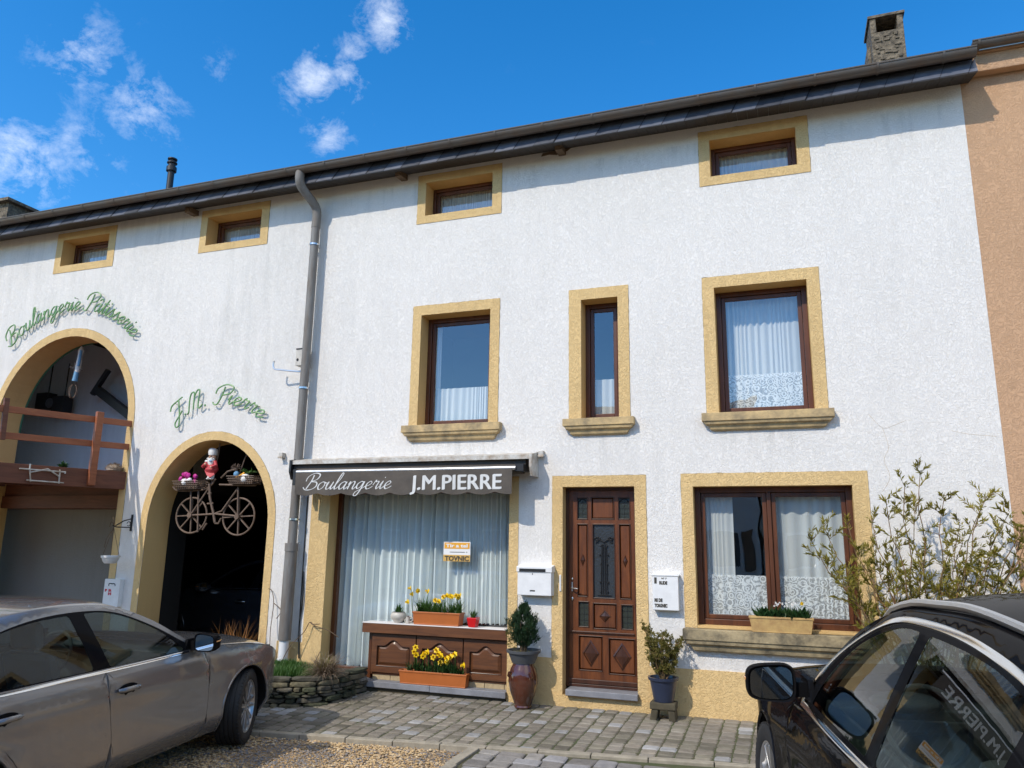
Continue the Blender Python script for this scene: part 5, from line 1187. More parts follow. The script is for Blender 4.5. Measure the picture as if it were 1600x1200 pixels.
mb = MB(); put_text(mb, '1', -1.368, 1.345, -.0865, .082, .026, .004); put_text(mb, 'N° 7', -1.29, 1.388, -.0865, .022, .055, .001); put_text(mb, 'RUDE', -1.315, 1.335, -.0865, .045, .085, .003)
put_text(mb, 'RE DE', -1.37, 1.155, -.0865, .046, .085, .003); put_text(mb, 'TORGNEC', -1.37, 1.10, -.0865, .046, .135, .003); mb.build('lettering', M['ink'], mbx)
mbx = thing('wall_box', 'white box with grey and red markings on the pillar between the arches', 'box', (-8.9, -.03, .85))
mb = MB(); mb.box(-9.045, -8.765, -.075, 0, .80, 1.17); mb.build('box', M['whitepaint'], mbx, bev=.006)
mb = MB(); mb.tube(smoothpts([(-8.96, -.077, 1.075), (-8.955, -.077, 1.105), (-8.92, -.077, 1.11), (-8.90, -.077, 1.105), (-8.875, -.077, 1.11), (-8.85, -.077, 1.10), (-8.845, -.077, 1.075)], 4), .006, 5); mb.build('emblem', M['iron'], mbx)
mb = MB(); put_text(mb, 'P', -9.02, 1.0, -.0765, .045, .04, .004); put_text(mb, 'PA', -8.955, 1.0, -.0765, .045, .055, .004); put_text(mb, 'H', -8.955, .955, -.0765, .045, .055, .004); mb.build('lettering', M['redink'], mbx)
mb = MB(); mb.box(-6.09, -5.99, -.16, -.0, 4.03, 4.25, 0); mb.box(-6.092, -5.988, -.165, 0, 4.25, 4.268, 1); mb.ball((-6.06, -.162, 4.11), .018, .01, .02, 10, 1); mb.box(-5.985, -5.965, -.10, -.02, 4.08, 4.2, 1)
wl = thing('wall_lamp_box', 'small grey electrical box with a bent metal arm beside the downpipe', 'electrical box', (-6.04, -.05, 4.03)); mb.build('box', [M['cream'], M['iron']], wl, bev=.004)
mb = MB(); mb.tube(smoothpts([(-6.02, -.10, 4.03), (-6.03, -.11, 3.965), (-6.08, -.13, 3.955), (-6.34, -.18, 3.985), (-6.40, -.19, 4.0), (-6.42, -.19, 4.05), (-6.415, -.19, 4.09)], 4), .012, 8); mb.ball((-6.415, -.19, 4.10), .016, .016, .012, 8); mb.build('arm', M['satin'], wl, smooth=True)
for x, z, nm in ((-6.28, 2.84, 'left'), (-2.66, 2.77, 'right')):
    mb = MB(); mb.box(x-.03, x+.03, -.07, 0, z-.03, z+.035, 0); mb.obox((x, -.075, z-.03), (.036, 0, 0), (0, .006, 0), (0, 0, .012), 0)
    tag(mb.build('wall_peg', M['whitedirty'], bev=.004), 'small pale wall bracket off the %s end of the awning' % nm, 'bracket', 'small brackets beside the awning')
# paper on the shop window
sg = thing('paper_sign', 'orange and white notice stuck on the shop window', 'sign', (-3.8, .20, 1.51))
mb = MB(); mb.box(-3.985, -3.63, .203, .207, 1.515, 1.75); sheet = mb.build('sheet', M['paper'], sg)
mb = MB(); mb.box(-3.975, -3.64, .2005, .2025, 1.665, 1.738); mb.build('orange_band', M['orange'], sheet); mb = MB(); mb.box(-3.985, -3.63, .2005, .2025, 1.515, 1.592); mb.build('ochre_band', M['tanprint'], sheet)
mb = MB(); put_text(mb, 'TOVNIC', -3.965, 1.523, .1995, .078, .32, .003); mb.box(-3.90, -3.70, .2005, .2025, 1.622, 1.628); mb.ball((-3.675, .202, 1.625), .006, .001, .008, 8); mb.build('lettering', M['ink'], sheet)
mb = MB(); put_text(mb, 'Tir a tel', -3.955, 1.683, .1995, .055, .29, .002); mb.build('lettering', M['paper'], sheet)

# ------------------------------------------------------------------ plants
def blade(mb, p, ang, lean, ln, w, droop=.5, seg=4, mi=0, tw=0):
    """grass-like blade: starts upright, leans along ang"""
    P = []; x = y = 0; z = 0; th = lean
    d = Vector((math.cos(ang), math.sin(ang), 0)); side = Vector((-math.sin(ang), math.cos(ang), 0))
    pos = Vector(p)
    for i in range(seg+1):
        t = i/seg; ww = w*(1-t**1.8)*(.6+.8*t if t < .4 else 1)*.5; P += [pos-side*ww, pos+side*ww]
        pos = pos+(d*math.sin(th)+Vector((0, 0, math.cos(th))))*ln/seg; th += droop/seg
    mb.add(P, [(2*i, 2*i+1, 2*i+3, 2*i+2) for i in range(seg)], mi)
def leaf(mb, p, d, ln, w, r, mi=0, fold=.25):
    d = Vector(d).normalized(); s = d.orthogonal().normalized(); s = Matrix.Rotation(r.uniform(0, 6.28), 3, d) @ s; nrm = d.cross(s); p = Vector(p)
    mb.add([p, p+d*ln*.45+s*w/2+nrm*w*fold, p+d*ln-nrm*ln*.12, p+d*ln*.45-s*w/2+nrm*w*fold], [(0, 1, 2), (0, 2, 3)], mi)
def trough(name, label, cat_, x0, x1, y0, y1, z0, z1, m, taper=.02, group=None):
    t = thing(name, label, cat_, ((x0+x1)/2, (y0+y1)/2, z0), 0, group)
    k = taper; mb = MB(); zr = z1-.018
    mb.add([(x0+k, y0+k*.6, z0), (x1-k, y0+k*.6, z0), (x1-k, y1-k*.6, z0), (x0+k, y1-k*.6, z0), (x0+.006, y0+.006, zr), (x1-.006, y0+.006, zr), (x1-.006, y1-.006, zr), (x0+.006, y1-.006, zr)],
           [(3, 2, 1, 0), (0, 1, 5, 4), (1, 2, 6, 5), (2, 3, 7, 6), (3, 0, 4, 7)])
    o, i = [(x0, y0), (x1, y0), (x1, y1), (x0, y1)], [(x0+.015, y0+.015), (x1-.015, y0+.015), (x1-.015, y1-.015), (x0+.015, y1-.015)]
    v = [(a, b, zr) for a, b in o]+[(a, b, z1) for a, b in o]+[(a, b, z1) for a, b in i]+[(a, b, z1-.03) for a, b in i]
    f = []
    for j in range(4):
        q = (j+1) % 4; f += [(j, q, 4+q, 4+j), (4+j, 4+q, 8+q, 8+j), (8+j, 8+q, 12+q, 12+j)]
    mb.add(v, f); mb.box(x0+k, x1-k, y0+k*.6-.003, y1-k*.6+.003, z0, z0+.012)
    mb.build('planter_box', m, t, bev=.003)
    mb = MB(); mb.add([(x0+.015, y0+.015, z1-.022), (x1-.015, y0+.015, z1-.022), (x1-.015, y1-.015, z1-.022), (x0+.015, y1-.015, z1-.022)], [(0, 1, 2, 3)]); mb.build('soil', M['soil'], t)
    return t
def daffodil(mb, p, r, sc=1., face=None):
    """yellow flower: six petals and a trumpet, facing the street"""
    p = Vector(p); a = r.uniform(-.9, .9); d = Vector((math.sin(a), -math.cos(a), r.uniform(-.1, .4))).normalized(); s = d.orthogonal().normalized(); u = d.cross(s)
    for i in range(6):
        t = i*math.pi/3; e = s*math.cos(t)+u*math.sin(t); f = s*math.cos(t+1.57)+u*math.sin(t+1.57); L = .030*sc; w = .013*sc
        mb.add([p, p+e*L*.55+f*w, p+e*L+d*.004, p+e*L*.55-f*w], [(0, 1, 2), (0, 2, 3)])
    mb.tube([p, p+d*.018*sc, p+d*.030*sc], [.007*sc, .009*sc, .013*sc], 8, cap=False)
def flower_fill(t, x0, x1, y0, y1, z, hgt, n, fl, seed, lm='lf_green', fsc=1.2):
    r = random.Random(seed); mb = MB(); mf = MB(); ms = MB(); cl = []
    for c in range(n):
        cx, cy = r.uniform(x0, x1), r.uniform(y0, y1); cl.append((cx, cy)); k = r.randint(7, 12); h = hgt*r.uniform(.6, 1.05)
        for i in range(k): blade(mb, (cx+r.uniform(-.02, .02), cy+r.uniform(-.02, .02), z), r.uniform(0, 6.28), r.uniform(.05, .75), h*r.uniform(.6, 1.1), r.uniform(.013, .022), r.uniform(.2, 1.1))
    mb.build('foliage', M[lm], t)
    for (fx, fz) in fl:
        mf = MB(); cx, cy = fx, r.uniform(y0, y1-.02); bx = cx+r.uniform(-.03, .03)
        ms.tube([(bx, cy, z), ((cx+bx)/2, cy-.005, (z+fz)/2), (cx, cy, fz)], .003, 5); daffodil(mf, (cx, cy-.01, fz), r, fsc)
        ms.build('flower_stem', M['lf_green'], t); ms = MB(); mf.build('flower', M['yellow'], t)
t = trough('planter_trough', 'terracotta trough of daffodils and green leaves on the white shop ledge', 'planter', -4.285, -3.665, .015, .175, .777, .925, M['terra'])
flower_fill(t, -4.24, -3.71, .05, .14, .90, .22, 38, [(-4.33, 1.19), (-4.25, 1.16), (-4.10, 1.16), (-4.36, 1.03), (-3.90, 1.10), (-3.86, 1.12), (-3.82, 1.115), (-3.78, 1.11), (-3.74, 1.12), (-3.70, 1.125), (-3.95, 1.05), (-4.0, 1.06), (-3.73, 1.10), (-4.32, 1.12)], 1, 'lf_green', 1.15)
t = trough('planter_trough', 'terracotta trough of yellow daffodils on the stone step below the cupboards', 'planter', -4.40, -3.53, -.05, .065, .114, .262, M['terra'])
flower_fill(t, -4.33, -3.60, -.02, .04, .24, .19, 38, [(-4.20, .52), (-4.22, .47), (-4.19, .44), (-4.08, .46), (-4.04, .48), (-4.10, .43), (-3.94, .50), (-3.90, .47), (-3.87, .45), (-3.98, .42), (-3.79, .42), (-3.76, .44), (-3.80, .38), (-3.70, .47), (-3.88, .37), (-3.58, .36)], 2, 'lf_dark', 1.3)
t = thing('potted_succulent', 'spiky green succulent in a small cream bowl at the left end of the shop ledge', 'potted plant', (-4.52, .12, .777))
mb = MB(); mb.lathe([(0, 0), (.05, 0), (.055, .012), (.09, .045), (.098, .075), (.09, .10), (.078, .118), (.082, .125), (.07, .125), (.068, .105), (0, .10)], (-4.52, .12, .777), 28); mb.build('bowl', M['cream'], t, smooth=True)
mb = MB(); r = random.Random(5)
for i in range(34): blade(mb, (-4.52+r.uniform(-.03, .03), .12+r.uniform(-.03, .03), .88), r.uniform(0, 6.28), r.uniform(.05, .8), r.uniform(.08, .15), .016, .5)
mb.build('leaves', M['lf_green'], t)
t = thing('potted_plant', 'small green plant in a bright red square pot on the shop ledge', 'potted plant', (-3.51, .06, .777))
mb = MB(); mb.add([(-3.555, .015, .778), (-3.465, .015, .778), (-3.465, .105, .778), (-3.555, .105, .778), (-3.572, 0, .885), (-3.448, 0, .885), (-3.448, .12, .885), (-3.572, .12, .885), (-3.56, .012, .885), (-3.46, .012, .885), (-3.46, .108, .885), (-3.56, .108, .885), (-3.51, .06, .86)],
    [(3, 2, 1, 0), (0, 1, 5, 4), (1, 2, 6, 5), (2, 3, 7, 6), (3, 0, 4, 7), (4, 5, 9, 8), (5, 6, 10, 9), (6, 7, 11, 10), (7, 4, 8, 11), (8, 9, 12), (9, 10, 12), (10, 11, 12), (11, 8, 12)]); mb.build('pot', M['redpot'], t, bev=.006)
mb = MB()
for i in range(26): blade(mb, (-3.51+r.uniform(-.02, .02), .06+r.uniform(-.02, .02), .87), r.uniform(0, 6.28), r.uniform(.05, .7), r.uniform(.07, .13), .018, .4)
mb.build('leaves', M['lf_green'], t)
t = thing('ceramic_cup', 'small white and brown ceramic ornament between the bowl and the trough on the ledge', 'ornament', (-4.36, .09, .777))
mb = MB(); mb.lathe([(0, 0), (.025, 0), (.03, .02), (.022, .05), (.028, .075), (.02, .075), (0, .06)], (-4.375, .09, .777), 16); mb.tube([(-4.34+.03*math.cos(a), .09, .825+.028*math.sin(a)) for a in [i*.45 for i in range(15)]], .006, 6); mb.tube([(-4.40+.02*math.cos(a), .09, .805+.02*math.sin(a)) for a in [i*.45 for i in range(15)]], .005, 6); mb.build('cup', M['cream'], t, smooth=True)
mb = MB(); mb.ball((-4.37, .085, .855), .014, .012, .012, 8); mb.build('lid', M['jar'], t)

# tall jar with conifer
t = thing('glazed_jar', 'tall brown glazed jar standing left of the front door', 'jar', (-2.79, -.22, gz(-2.79, -.22)+.01)); c = (-2.79, -.22, gz(-2.79, -.22)+.01)
mb = MB(); mb.lathe([(0, 0), (.085, 0), (.098, .02), (.092, .035), (.112, .09), (.145, .18), (.163, .27), (.160, .34), (.138, .41), (.118, .445), (.114, .46), (.12, .468), (.085, .468), (.08, .44), (0, .43)], c, 40); mb.build('body', M['jar'], t, smooth=True)
mb = MB()
for s in (-1, 1): mb = MB(); mb.tube([(c[0]+s*.10, c[1]-.10, c[2]+.38), (c[0]+s*.125, c[1]-.125, c[2]+.375), (c[0]+s*.135, c[1]-.12, c[2]+.34), (c[0]+s*.12, c[1]-.105, c[2]+.32)], .010, 8); mb.build('handle', M['jar'], t, smooth=True)
def round_pot(c, r0, r1, h, m, name, par):
    mb = MB(); mb.lathe([(0, 0), (r0, 0), (r1*.95, h-.03), (r1+.008, h-.028), (r1+.012, h), (r1-.008, h), (r1*.9, h-.03), (0, h-.035)], c, 36); return mb.build(name, m, par, smooth=True)
t = thing('potted_conifer', 'dwarf dark green conifer in a grey pot on top of the brown jar', 'potted tree', (c[0], c[1], c[2]+.465)); pc = (c[0], c[1], c[2]+.465)
round_pot(pc, .125, .178, .135, M['greypot'], 'pot', t)
mb = MB(); r = random.Random(12); tr = []
for i in range(7):
    a = i*.9; q = [(c[0]+.02*math.cos(a), c[1]+.02*math.sin(a), pc[2]+.1), (c[0]+.05*math.cos(a), c[1]+.05*math.sin(a), pc[2]+.25), (c[0]+.09*math.cos(a)*(.4 if i == 0 else 1), c[1]+.07*math.sin(a), pc[2]+.45)]; mb.tube(q, [.012, .009, .004], 6)
mb.build('trunk', M['bark'], t)
mb = MB(); mo_ = MB()
tips = []
for i in range(270):
    h = r.random()**.85; a = r.uniform(0, 6.28); rad = (.195*math.sin(math.pi*min(1, (h*.82+.16)))**.8)*r.uniform(.35, 1.0)*(1.12 if math.sin(a*3+h*9) > .2 else .85)
    tips.append(Vector((c[0]+.0+rad*math.cos(a), c[1]+rad*.8*math.sin(a), pc[2]+.19+h*.42)))
tips += [Vector((c[0]+.02, c[1], pc[2]+.60+i*.02)) for i in range(3)]+[Vector((c[0]-.09+r.uniform(-.02, .02), c[1]-.03, pc[2]+.42+i*.025)) for i in range(4)]
for p in tips:
    ax = (p-Vector((c[0], c[1], pc[2]+.12))).normalized()
    for k in range(34):
        q = p-ax*r.uniform(0, .07)+Vector((r.gauss(0, .010), r.gauss(0, .010), r.gauss(0, .010))); d = ax+Vector((r.uniform(-.8, .8), r.uniform(-.8, .8), r.uniform(-.3, 1.0))); leaf(mb, q, d, r.uniform(.022, .04), .007, r)
mb.build('foliage', M['lf_conifer'], t)
mb = MB()
for i in range(22):
    p = Vector((c[0]-.12+r.uniform(-.07, .04), c[1]-.03+r.uniform(-.05, .05), pc[2]+.14+r.uniform(0, .28)))
    for k in range(16): leaf(mb, p, (r.uniform(-1, .6), r.uniform(-1, 1), r.uniform(-.2, 1)), r.uniform(.02, .04), .005, r)
for i in range(70): blade(mb, (c[0]+r.uniform(-.1, .1), c[1]+r.uniform(-.1, .1), pc[2]+.10), r.uniform(0, 6.28), r.uniform(.3, 1.3), r.uniform(.04, .10), .006, .6)
mb.build('dry_foliage', M['lf_yellow'], t)
# blue pot with shrub on a stone block
c = (-1.28, -.20, gz(-1.28, -.2)+.01)
mb = MB(); mb.box(c[0]-.13, c[0]+.13, -.30, -.10, c[2]+.10, c[2]+.17); mb.obox((c[0]-.09, -.20, c[2]+.045), (.035, 0, 0), (0, .09, .0), (0.01, 0, .055)); mb.obox((c[0]+.09, -.20, c[2]+.045), (.035, 0, 0), (0, .09, .0), (-.006, 0, .055))
tag(mb.build('stone_stand', M['darkbrick'], bev=.012), 'small dark stone stand under the blue flower pot', 'plant stand')
pc = (c[0], c[1]+.0, c[2]+.172); t = thing('potted_shrub', 'yellow-green branching shrub in a dark blue pot right of the front door', 'potted shrub', pc)
round_pot(pc, .10, .145, .235, M['bluepot'], 'pot', t)
mb = MB(); ml = MB(); r = random.Random(31)
for i in range(15):
    a = r.uniform(0, 6.28); L = r.uniform(.25, .48)*(1.25 if i < 2 else 1); sp = r.uniform(.05, .20); pts = [Vector((pc[0]+.02*math.cos(a), pc[1]+.02*math.sin(a), pc[2]+.2))]
    for j in range(5):
        u = (j+1)/5; pts.append(Vector((pc[0]+(.02+sp*u**.8)*math.cos(a)+r.uniform(-.01, .01), pc[1]+(.02+sp*.7*u)*math.sin(a), pc[2]+.2+L*u)))
    mb.tube(pts, [.009, .008, .007, .006, .005, .003], 6)
    for j in range(1, 6):
        for q in range(2):
            b = pts[j]+Vector((r.uniform(-.05, .05), r.uniform(-.04, .04), r.uniform(.0, .06))); mb.tube([pts[j], b], [.004, .002], 4)
            for k in range(26): leaf(ml, b+Vector((r.gauss(0, .008), r.gauss(0, .008), r.gauss(0, .012))), (r.uniform(-1, 1), r.uniform(-1, 1), r.uniform(-.1, 1.3)), r.uniform(.022, .042), .013, r)
    for k in range(30): leaf(ml, pts[-1]-Vector((0, 0, r.uniform(0, .06))), (r.uniform(-1, 1), r.uniform(-1, 1), r.uniform(0, 1.5)), r.uniform(.02, .036), .008, r)
mb.build('branches', M['stem'], t); ml.build('foliage', M['lf_yellow'], t)
# yellow trough on the sill
t = trough('planter_trough', 'yellow clay trough with small white flowers on the right window sill', 'planter', -.415, .205, -.115, .005, .897, 1.052, M['yellowpot'], .03)
mb = MB(); mf = MB(); r = random.Random(3)
for cx in (-.29, -.20, -.10, -.02, .05, .115):
    for i in range(46):
        p = (cx+r.gauss(0, .018), -.06+r.gauss(0, .02), 1.03); leaf(mb, p, (r.uniform(-.7, .7), r.uniform(-.7, .7), r.uniform(.5, 1.4)), r.uniform(.07, .15), .028, r)
for cx in (-.25, -.16, -.08, -.03, .0, .03, -.12):
    for k in range(3):
        p = Vector((cx+r.uniform(-.02, .02), -.08, 1.165+r.uniform(-.01, .03)))
        for i in range(5): leaf(mf, p, (math.cos(i*1.26), -.3, math.sin(i*1.26)), .013, .011, r)
mb.build('foliage', M['lf_dark'], t); mf.build('flower', M['petal'], t); mb = MB(); daffodil(mb, (.10, -.09, 1.19), r, .7); mb.build('flower', M['yellow'], t)

# ------------------------------------------------------------------ dry-stone planter with its plants
pl = thing('stone_planter', 'low dry-stone planter bed against the wall beside the shop window', 'stone planter', (-5.5, -.6, -.05))
path = [(-6.75, -1.20), (-6.1, -1.14), (-5.45, -1.02), (-5.08, -.88), (-4.93, -.68), (-4.89, -.38), (-4.88, -.02)]
path = smoothpts(path, 8); seglen = [0]
for a, b in zip(path, path[1:]): seglen.append(seglen[-1]+math.hypot(b[0]-a[0], b[1]-a[1]))
def along(s): return (np.interp(s, seglen, [p[0] for p in path]), np.interp(s, seglen, [p[1] for p in path]))
mb = MB(); T = []; r = random.Random(17)
zt = .28; z = -.07; course = 0
while z < zt-.02:
    h = r.choice([.03, .045, .06, .08]) if z < .19 else .085
    if z+h > zt-.03: h = zt-z
    s = -r.uniform(0, .1)
    while s < seglen[-1]:
        w = r.uniform(.06, .34) if z < .19 else r.uniform(.22, .42); a = along(max(0, s)); b = along(min(seglen[-1], s+w)); d = Vector((b[0]-a[0], b[1]-a[1], 0))
        if d.length > .03:
            d.normalize(); n_ = Vector((d.y, -d.x, 0)); m_ = Vector(((a[0]+b[0])/2, (a[1]+b[1])/2, z+h/2))+n_*r.uniform(-.018, .014)+Vector((0, 0, gz(*a)*.4))
            if h >= .07: m_ += n_*.012
            hw = (Vector((b[0]-a[0], b[1]-a[1], 0))).length/2*.97; o = len(mb.v); nn_, mm_ = 12, 6
            mb.ball((0, 0, 0), 1, 1, 1, nn_, jit=.10)
            for i in range(o, len(mb.v)):
                v = Vector(mb.v[i]); q = [math.copysign(min(1, abs(cc)*1.25)**.75, cc) for cc in v]
                mb.v[i] = tuple(m_+d*q[0]*hw+n_*q[1]*.075+Vector((0, 0, q[2]*h*.50)))
            cc = r.choice([(.12, .11, .08), (.16, .145, .11), (.085, .09, .05), (.20, .175, .11), (.07, .08, .045), (.30, .28, .24) if r.random() < .4 else (.14, .13, .10)]); T += [(*cc, 1)]*(len(mb.v)-o)
        s += w+.004
    z += h; course += 1
mb.t = T; mb.build('stone_wall', M['rock'], pl, smooth=True)
inner = [along(s) for s in np.linspace(0, seglen[-1], 24)]
mb = MB(); v = [(x, y, .225) for x, y in inner]+[(-4.95, -.01, .225), (-6.75, -.01, .225)]; mb.add(v, [tuple(range(len(v)))]); mb.add([(x*.995-.03, y+.05, -.1) for x, y in inner]+[(x*.995-.03, y+.05, .24) for x, y in inner], [(i, i+1, 25+i, 24+i) for i in range(23)]); mb.build('soil', M['soil'], pl)
mb = MB(); r = random.Random(22)
for i in range(3400):
    x = r.uniform(-6.7, -5.0); y = r.uniform(-1.1, -.15)
    if y < np.interp(x, [p[0] for p in path[:40]], [p[1] for p in path[:40]])+.08 or (x > -5.4 and y > -.95 and x+y*.3 > -5.25): continue
    clump = .5+.5*math.sin(x*9)*math.sin(y*7+1)
    for k in range(3): blade(mb, (x+r.uniform(-.02, .02), y+r.uniform(-.02, .02), .225), r.uniform(0, 6.28), r.uniform(0, .5), (.05+.07*clump)*r.uniform(.7, 1.2), .009, .5, 2)
o = mb.build('ground_cover', M['lf_green']); tag(o, 'low feathery green ground cover growing in the stone planter', 'ground cover', kind='stuff')
t = thing('grass_tuft', 'buff drooping grass tuft at the corner of the stone planter', 'ornamental grass', (-4.98, -.68, .23)); mb = MB(); mg = MB()
for i in range(700): blade(mb, (-5.0+r.gauss(0, .035), -.66+r.gauss(0, .035), .24), r.uniform(0, 6.28), r.uniform(.3, 1.15), r.uniform(.20, .38), .007, r.uniform(.6, 1.6), 5)
for i in range(130): blade(mg, (-5.0+r.gauss(0, .03), -.66+r.gauss(0, .03), .26), r.uniform(0, 6.28), r.uniform(.1, .9), r.uniform(.18, .30), .006, r.uniform(.3, 1.2), 4)
mb.build('dry_blades', M['lf_dry'], t); mg.build('green_blades', M['lf_yellow'], t)
t = thing('climbing_twigs', 'bare wiry twigs climbing beside the shop window pillar', 'climber', (-5.75, -.15, .23)); mb = MB()
for q in ([(-5.95, -.2, .23), (-5.86, -.15, .45), (-5.72, -.08, .62), (-5.66, -.06, .74), (-5.6, -.06, .72), (-5.5, -.07, .73)], [(-5.66, -.06, .74), (-5.55, -.08, .70), (-5.40, -.05, .66), (-5.25, -.03, .58)], [(-5.5, -.2, .23), (-5.45, -.15, .36), (-5.42, -.15, .42)], [(-6.1, -.2, .23), (-6.2, -.1, .6), (-6.22, -.05, .95), (-6.28, -.03, 1.1), (-6.33, -.03, 1.12)], [(-6.22, -.05, .95), (-6.10, -.05, .86), (-6.05, -.2, .78)]):
    mb.tube(smoothpts(q, 4), .005, 5)
mb.build('twigs', M['bark'], t)
# dry ornamental grass by the small arch
t = thing('dry_grass', 'rusty dry ornamental grass at the foot of the small arch', 'ornamental grass', (-6.42, -.30, -.03)); mb = MB(); r = random.Random(6)
for i in range(330): blade(mb, (-6.55+r.gauss(0, .10), -.30+r.gauss(0, .08), .12), r.uniform(0, 6.28), r.uniform(0, .75), r.uniform(.25, .72), r.uniform(.007, .014), r.uniform(.1, 1.3), 5)
mb.build('blades', M['lf_rusty'], t)
# bamboo-like bush behind the black car
t = thing('bamboo_bush', 'tall loose olive-green bush against the wall behind the black car', 'bush', (1.2, -.55, gz(1.2, -.55)))
r = random.Random(44); mb = MB(); ml = MB(); ends = [(.33, 1.93), (.20, 1.78), (.36, 1.62), (.55, 1.95), (.75, 2.02), (.85, 2.15), (1.02, 2.32), (1.20, 2.46), (1.15, 2.1), (1.42, 1.95), (1.62, 2.12), (1.72, 2.22), (1.80, 2.05), (1.95, 1.95), (2.12, 2.20), (2.22, 2.30), (2.05, 1.75), (1.5, 1.8), (.95, 1.85), (.62, 1.68), (.42, 1.50), (2.2, 1.6), (2.3, 1.9), (1.3, 1.7), (1.9, 1.6), (.7, 1.5), (1.1, 1.55), (1.65, 1.7), (1.35, 2.2), (.5, 1.4), (1.75, 1.5), (.9, 1.4), (2.0, 1.42), (1.2, 1.4), (1.55, 1.45), (2.35, 1.45), (.75, 1.72), (1.85, 1.8), (1.5, 1.6), (.85, 1.6)]
for ex, ez in ends:
    bx = 1.15+(ex-1.2)*.28+r.uniform(-.08, .08); by = -.55+r.uniform(-.15, .15); ey = -.55+r.uniform(-.28, .30); pts = []
    for j in range(13):
        u = j/12; pts.append(Vector((bx+(ex-bx)*u**1.5+.02*math.sin(j*1.7), by+(ey-by)*u, .03+(ez-.03)*(u**.85)+.01*math.sin(j*2.3))))
    mb.tube(pts, [.008*(1-.75*j/12)+.001 for j in range(13)], 5)
    for j in range(5, 13):
        for q in range(r.randint(1, 3)):
            p = pts[j]+Vector((r.uniform(-.01, .01), r.uniform(-.01, .01), r.uniform(-.04, .04))); sd = Vector((r.uniform(-1, 1), r.uniform(-.8, .8), r.uniform(.1, 1.2))).normalized(); L = r.uniform(.06, .20); e = p+sd*L; mb.tube([p, e], [.003, .0015], 4)
            for k in range(r.randint(13, 20)):
                u = r.random()**.7; leaf(ml, p+sd*L*u, sd*1.1+Vector((r.uniform(-.9, .9), r.uniform(-.9, .9), r.uniform(-.5, .6))), r.uniform(.040, .072), r.uniform(.010, .015), r)
    for k in range(9): leaf(ml, pts[-1]+Vector((r.uniform(-.02, .02), 0, r.uniform(-.05, .0))), (r.uniform(-1, 1), r.uniform(-1, 1), r.uniform(.0, 1.2)), r.uniform(.04, .065), .012, r)
mb.build('stems', M['stem'], t); ml.build('foliage', M['lf_bamboo'], t)

# ------------------------------------------------------------------ balcony
bal = thing('wooden_balcony', 'reddish wooden balcony with rails jutting out of the large arch', 'balcony', (-9.3, -1.1, 2.6))
def bp(t_, z, off=0): return Vector((-8.955-.23*t_+off*.975, -t_-off*.224, z))
mb = MB(); mb.beam(bp(-.05, 2.545, -.035), bp(2.4, 2.51, -.035), .07, .25); mb.beam(bp(2.4, 2.51), (-13.2, -2.0, 2.51), .07, .25); mb.build('edge_beam', M['beam'], bal, bev=.004)
mb = MB(); mb.add([bp(-.3, 2.66, -.07), bp(2.36, 2.65, -.07), Vector((-13.2, -1.95, 2.65)), Vector((-13.2, .42, 2.66)), bp(-.3, 2.63, -.07), bp(2.36, 2.62, -.07), Vector((-13.2, -1.95, 2.62)), Vector((-13.2, .42, 2.63))], [(0, 1, 2, 3), (4, 5, 6, 7)])
for i in range(6): mb.beam((-9.4-.6*i, .3, 2.57), (-9.6-.6*i, -2.2, 2.55), .06, .11)
mb.build('deck', M['beam'], bal)
for z0, z1 in ((3.375, 3.31), (3.035, 2.97)):
    mb = MB(); mb.beam(bp(-.02, z0, -.03), bp(2.45, z1, -.03), .04, .085); mb.beam(bp(2.42, z1, -.03), (-13.2, -2.0, z1), .04, .085); mb.build('rail', M['redwood'], bal, bev=.004)
mb = MB(); mb.beam(bp(.50, 2.44, .022), bp(.50, 3.47, .022), .06, .095, (-.23, -1, 0)); mb.build('post', M['redwood'], bal, bev=.005)
mb = MB(); mb.beam(bp(2.36, 2.44, .0), bp(2.36, 3.45, .0), .08, .09, (-.23, -1, 0)); mb.build('post', M['redwood'], bal, bev=.005)
mb = MB(); mb.beam(bp(1.66, 2.93, .012), bp(1.66, 3.47, -.03), .035, .06, (-.23, -1, 0)); mb.build('batten', M['beam'], bal)
mb = MB(); mb.beam((-13.0, -1.9, -.2), (-13.0, -1.9, 2.4), .12, .12); mb.beam(bp(2.3, -.2, -.06), bp(2.3, 2.40, -.06), .10, .10); mb.build('support_post', M['beam'], bal)
# white metal frame on the balcony beam
fr = thing('metal_frame', 'rusty white metal frame ornament fixed to the balcony beam', 'ornament', tuple(bp(1.14, 2.45, .03)))
mb = MB(); g = lambda a, z: bp(a, z, .03)
for a, b in ((g(1.42, 2.585), g(.86, 2.59)), (g(1.32, 2.445), g(.86, 2.445)), (g(1.30, 2.60), g(1.27, 2.43)), (g(.93, 2.62), g(.92, 2.43)), (g(1.28, 2.55), g(1.08, 2.61)), (g(1.08, 2.61), g(.92, 2.52)), (g(.86, 2.60), g(.86, 2.57)), (g(1.30, 2.66), g(1.30, 2.58))):
    mb.tube([a, b], .0095, 6)
mb.build('frame', M['whitedirty'], fr)
t = thing('small_plant', 'small green plant on the balcony edge', 'plant', tuple(bp(.86, 2.66, -.05))); mb = MB(); r = random.Random(1)
for i in range(30): leaf(mb, bp(.86, 2.66, -.05), (r.uniform(-1, 1), r.uniform(-1, 1), r.uniform(.2, 1.5)), r.uniform(.06, .11), .035, r)
mb.build('leaves', M['lf_dark'], t)
t = thing('straw_ball', 'round straw-coloured dry plant clump at the inner end of the balcony', 'plant', tuple(bp(.12, 2.66, -.12))); mb = MB(); q0 = bp(.12, 2.70, -.13); mb.ball(q0, .11, .10, .075, 14, jit=.12)
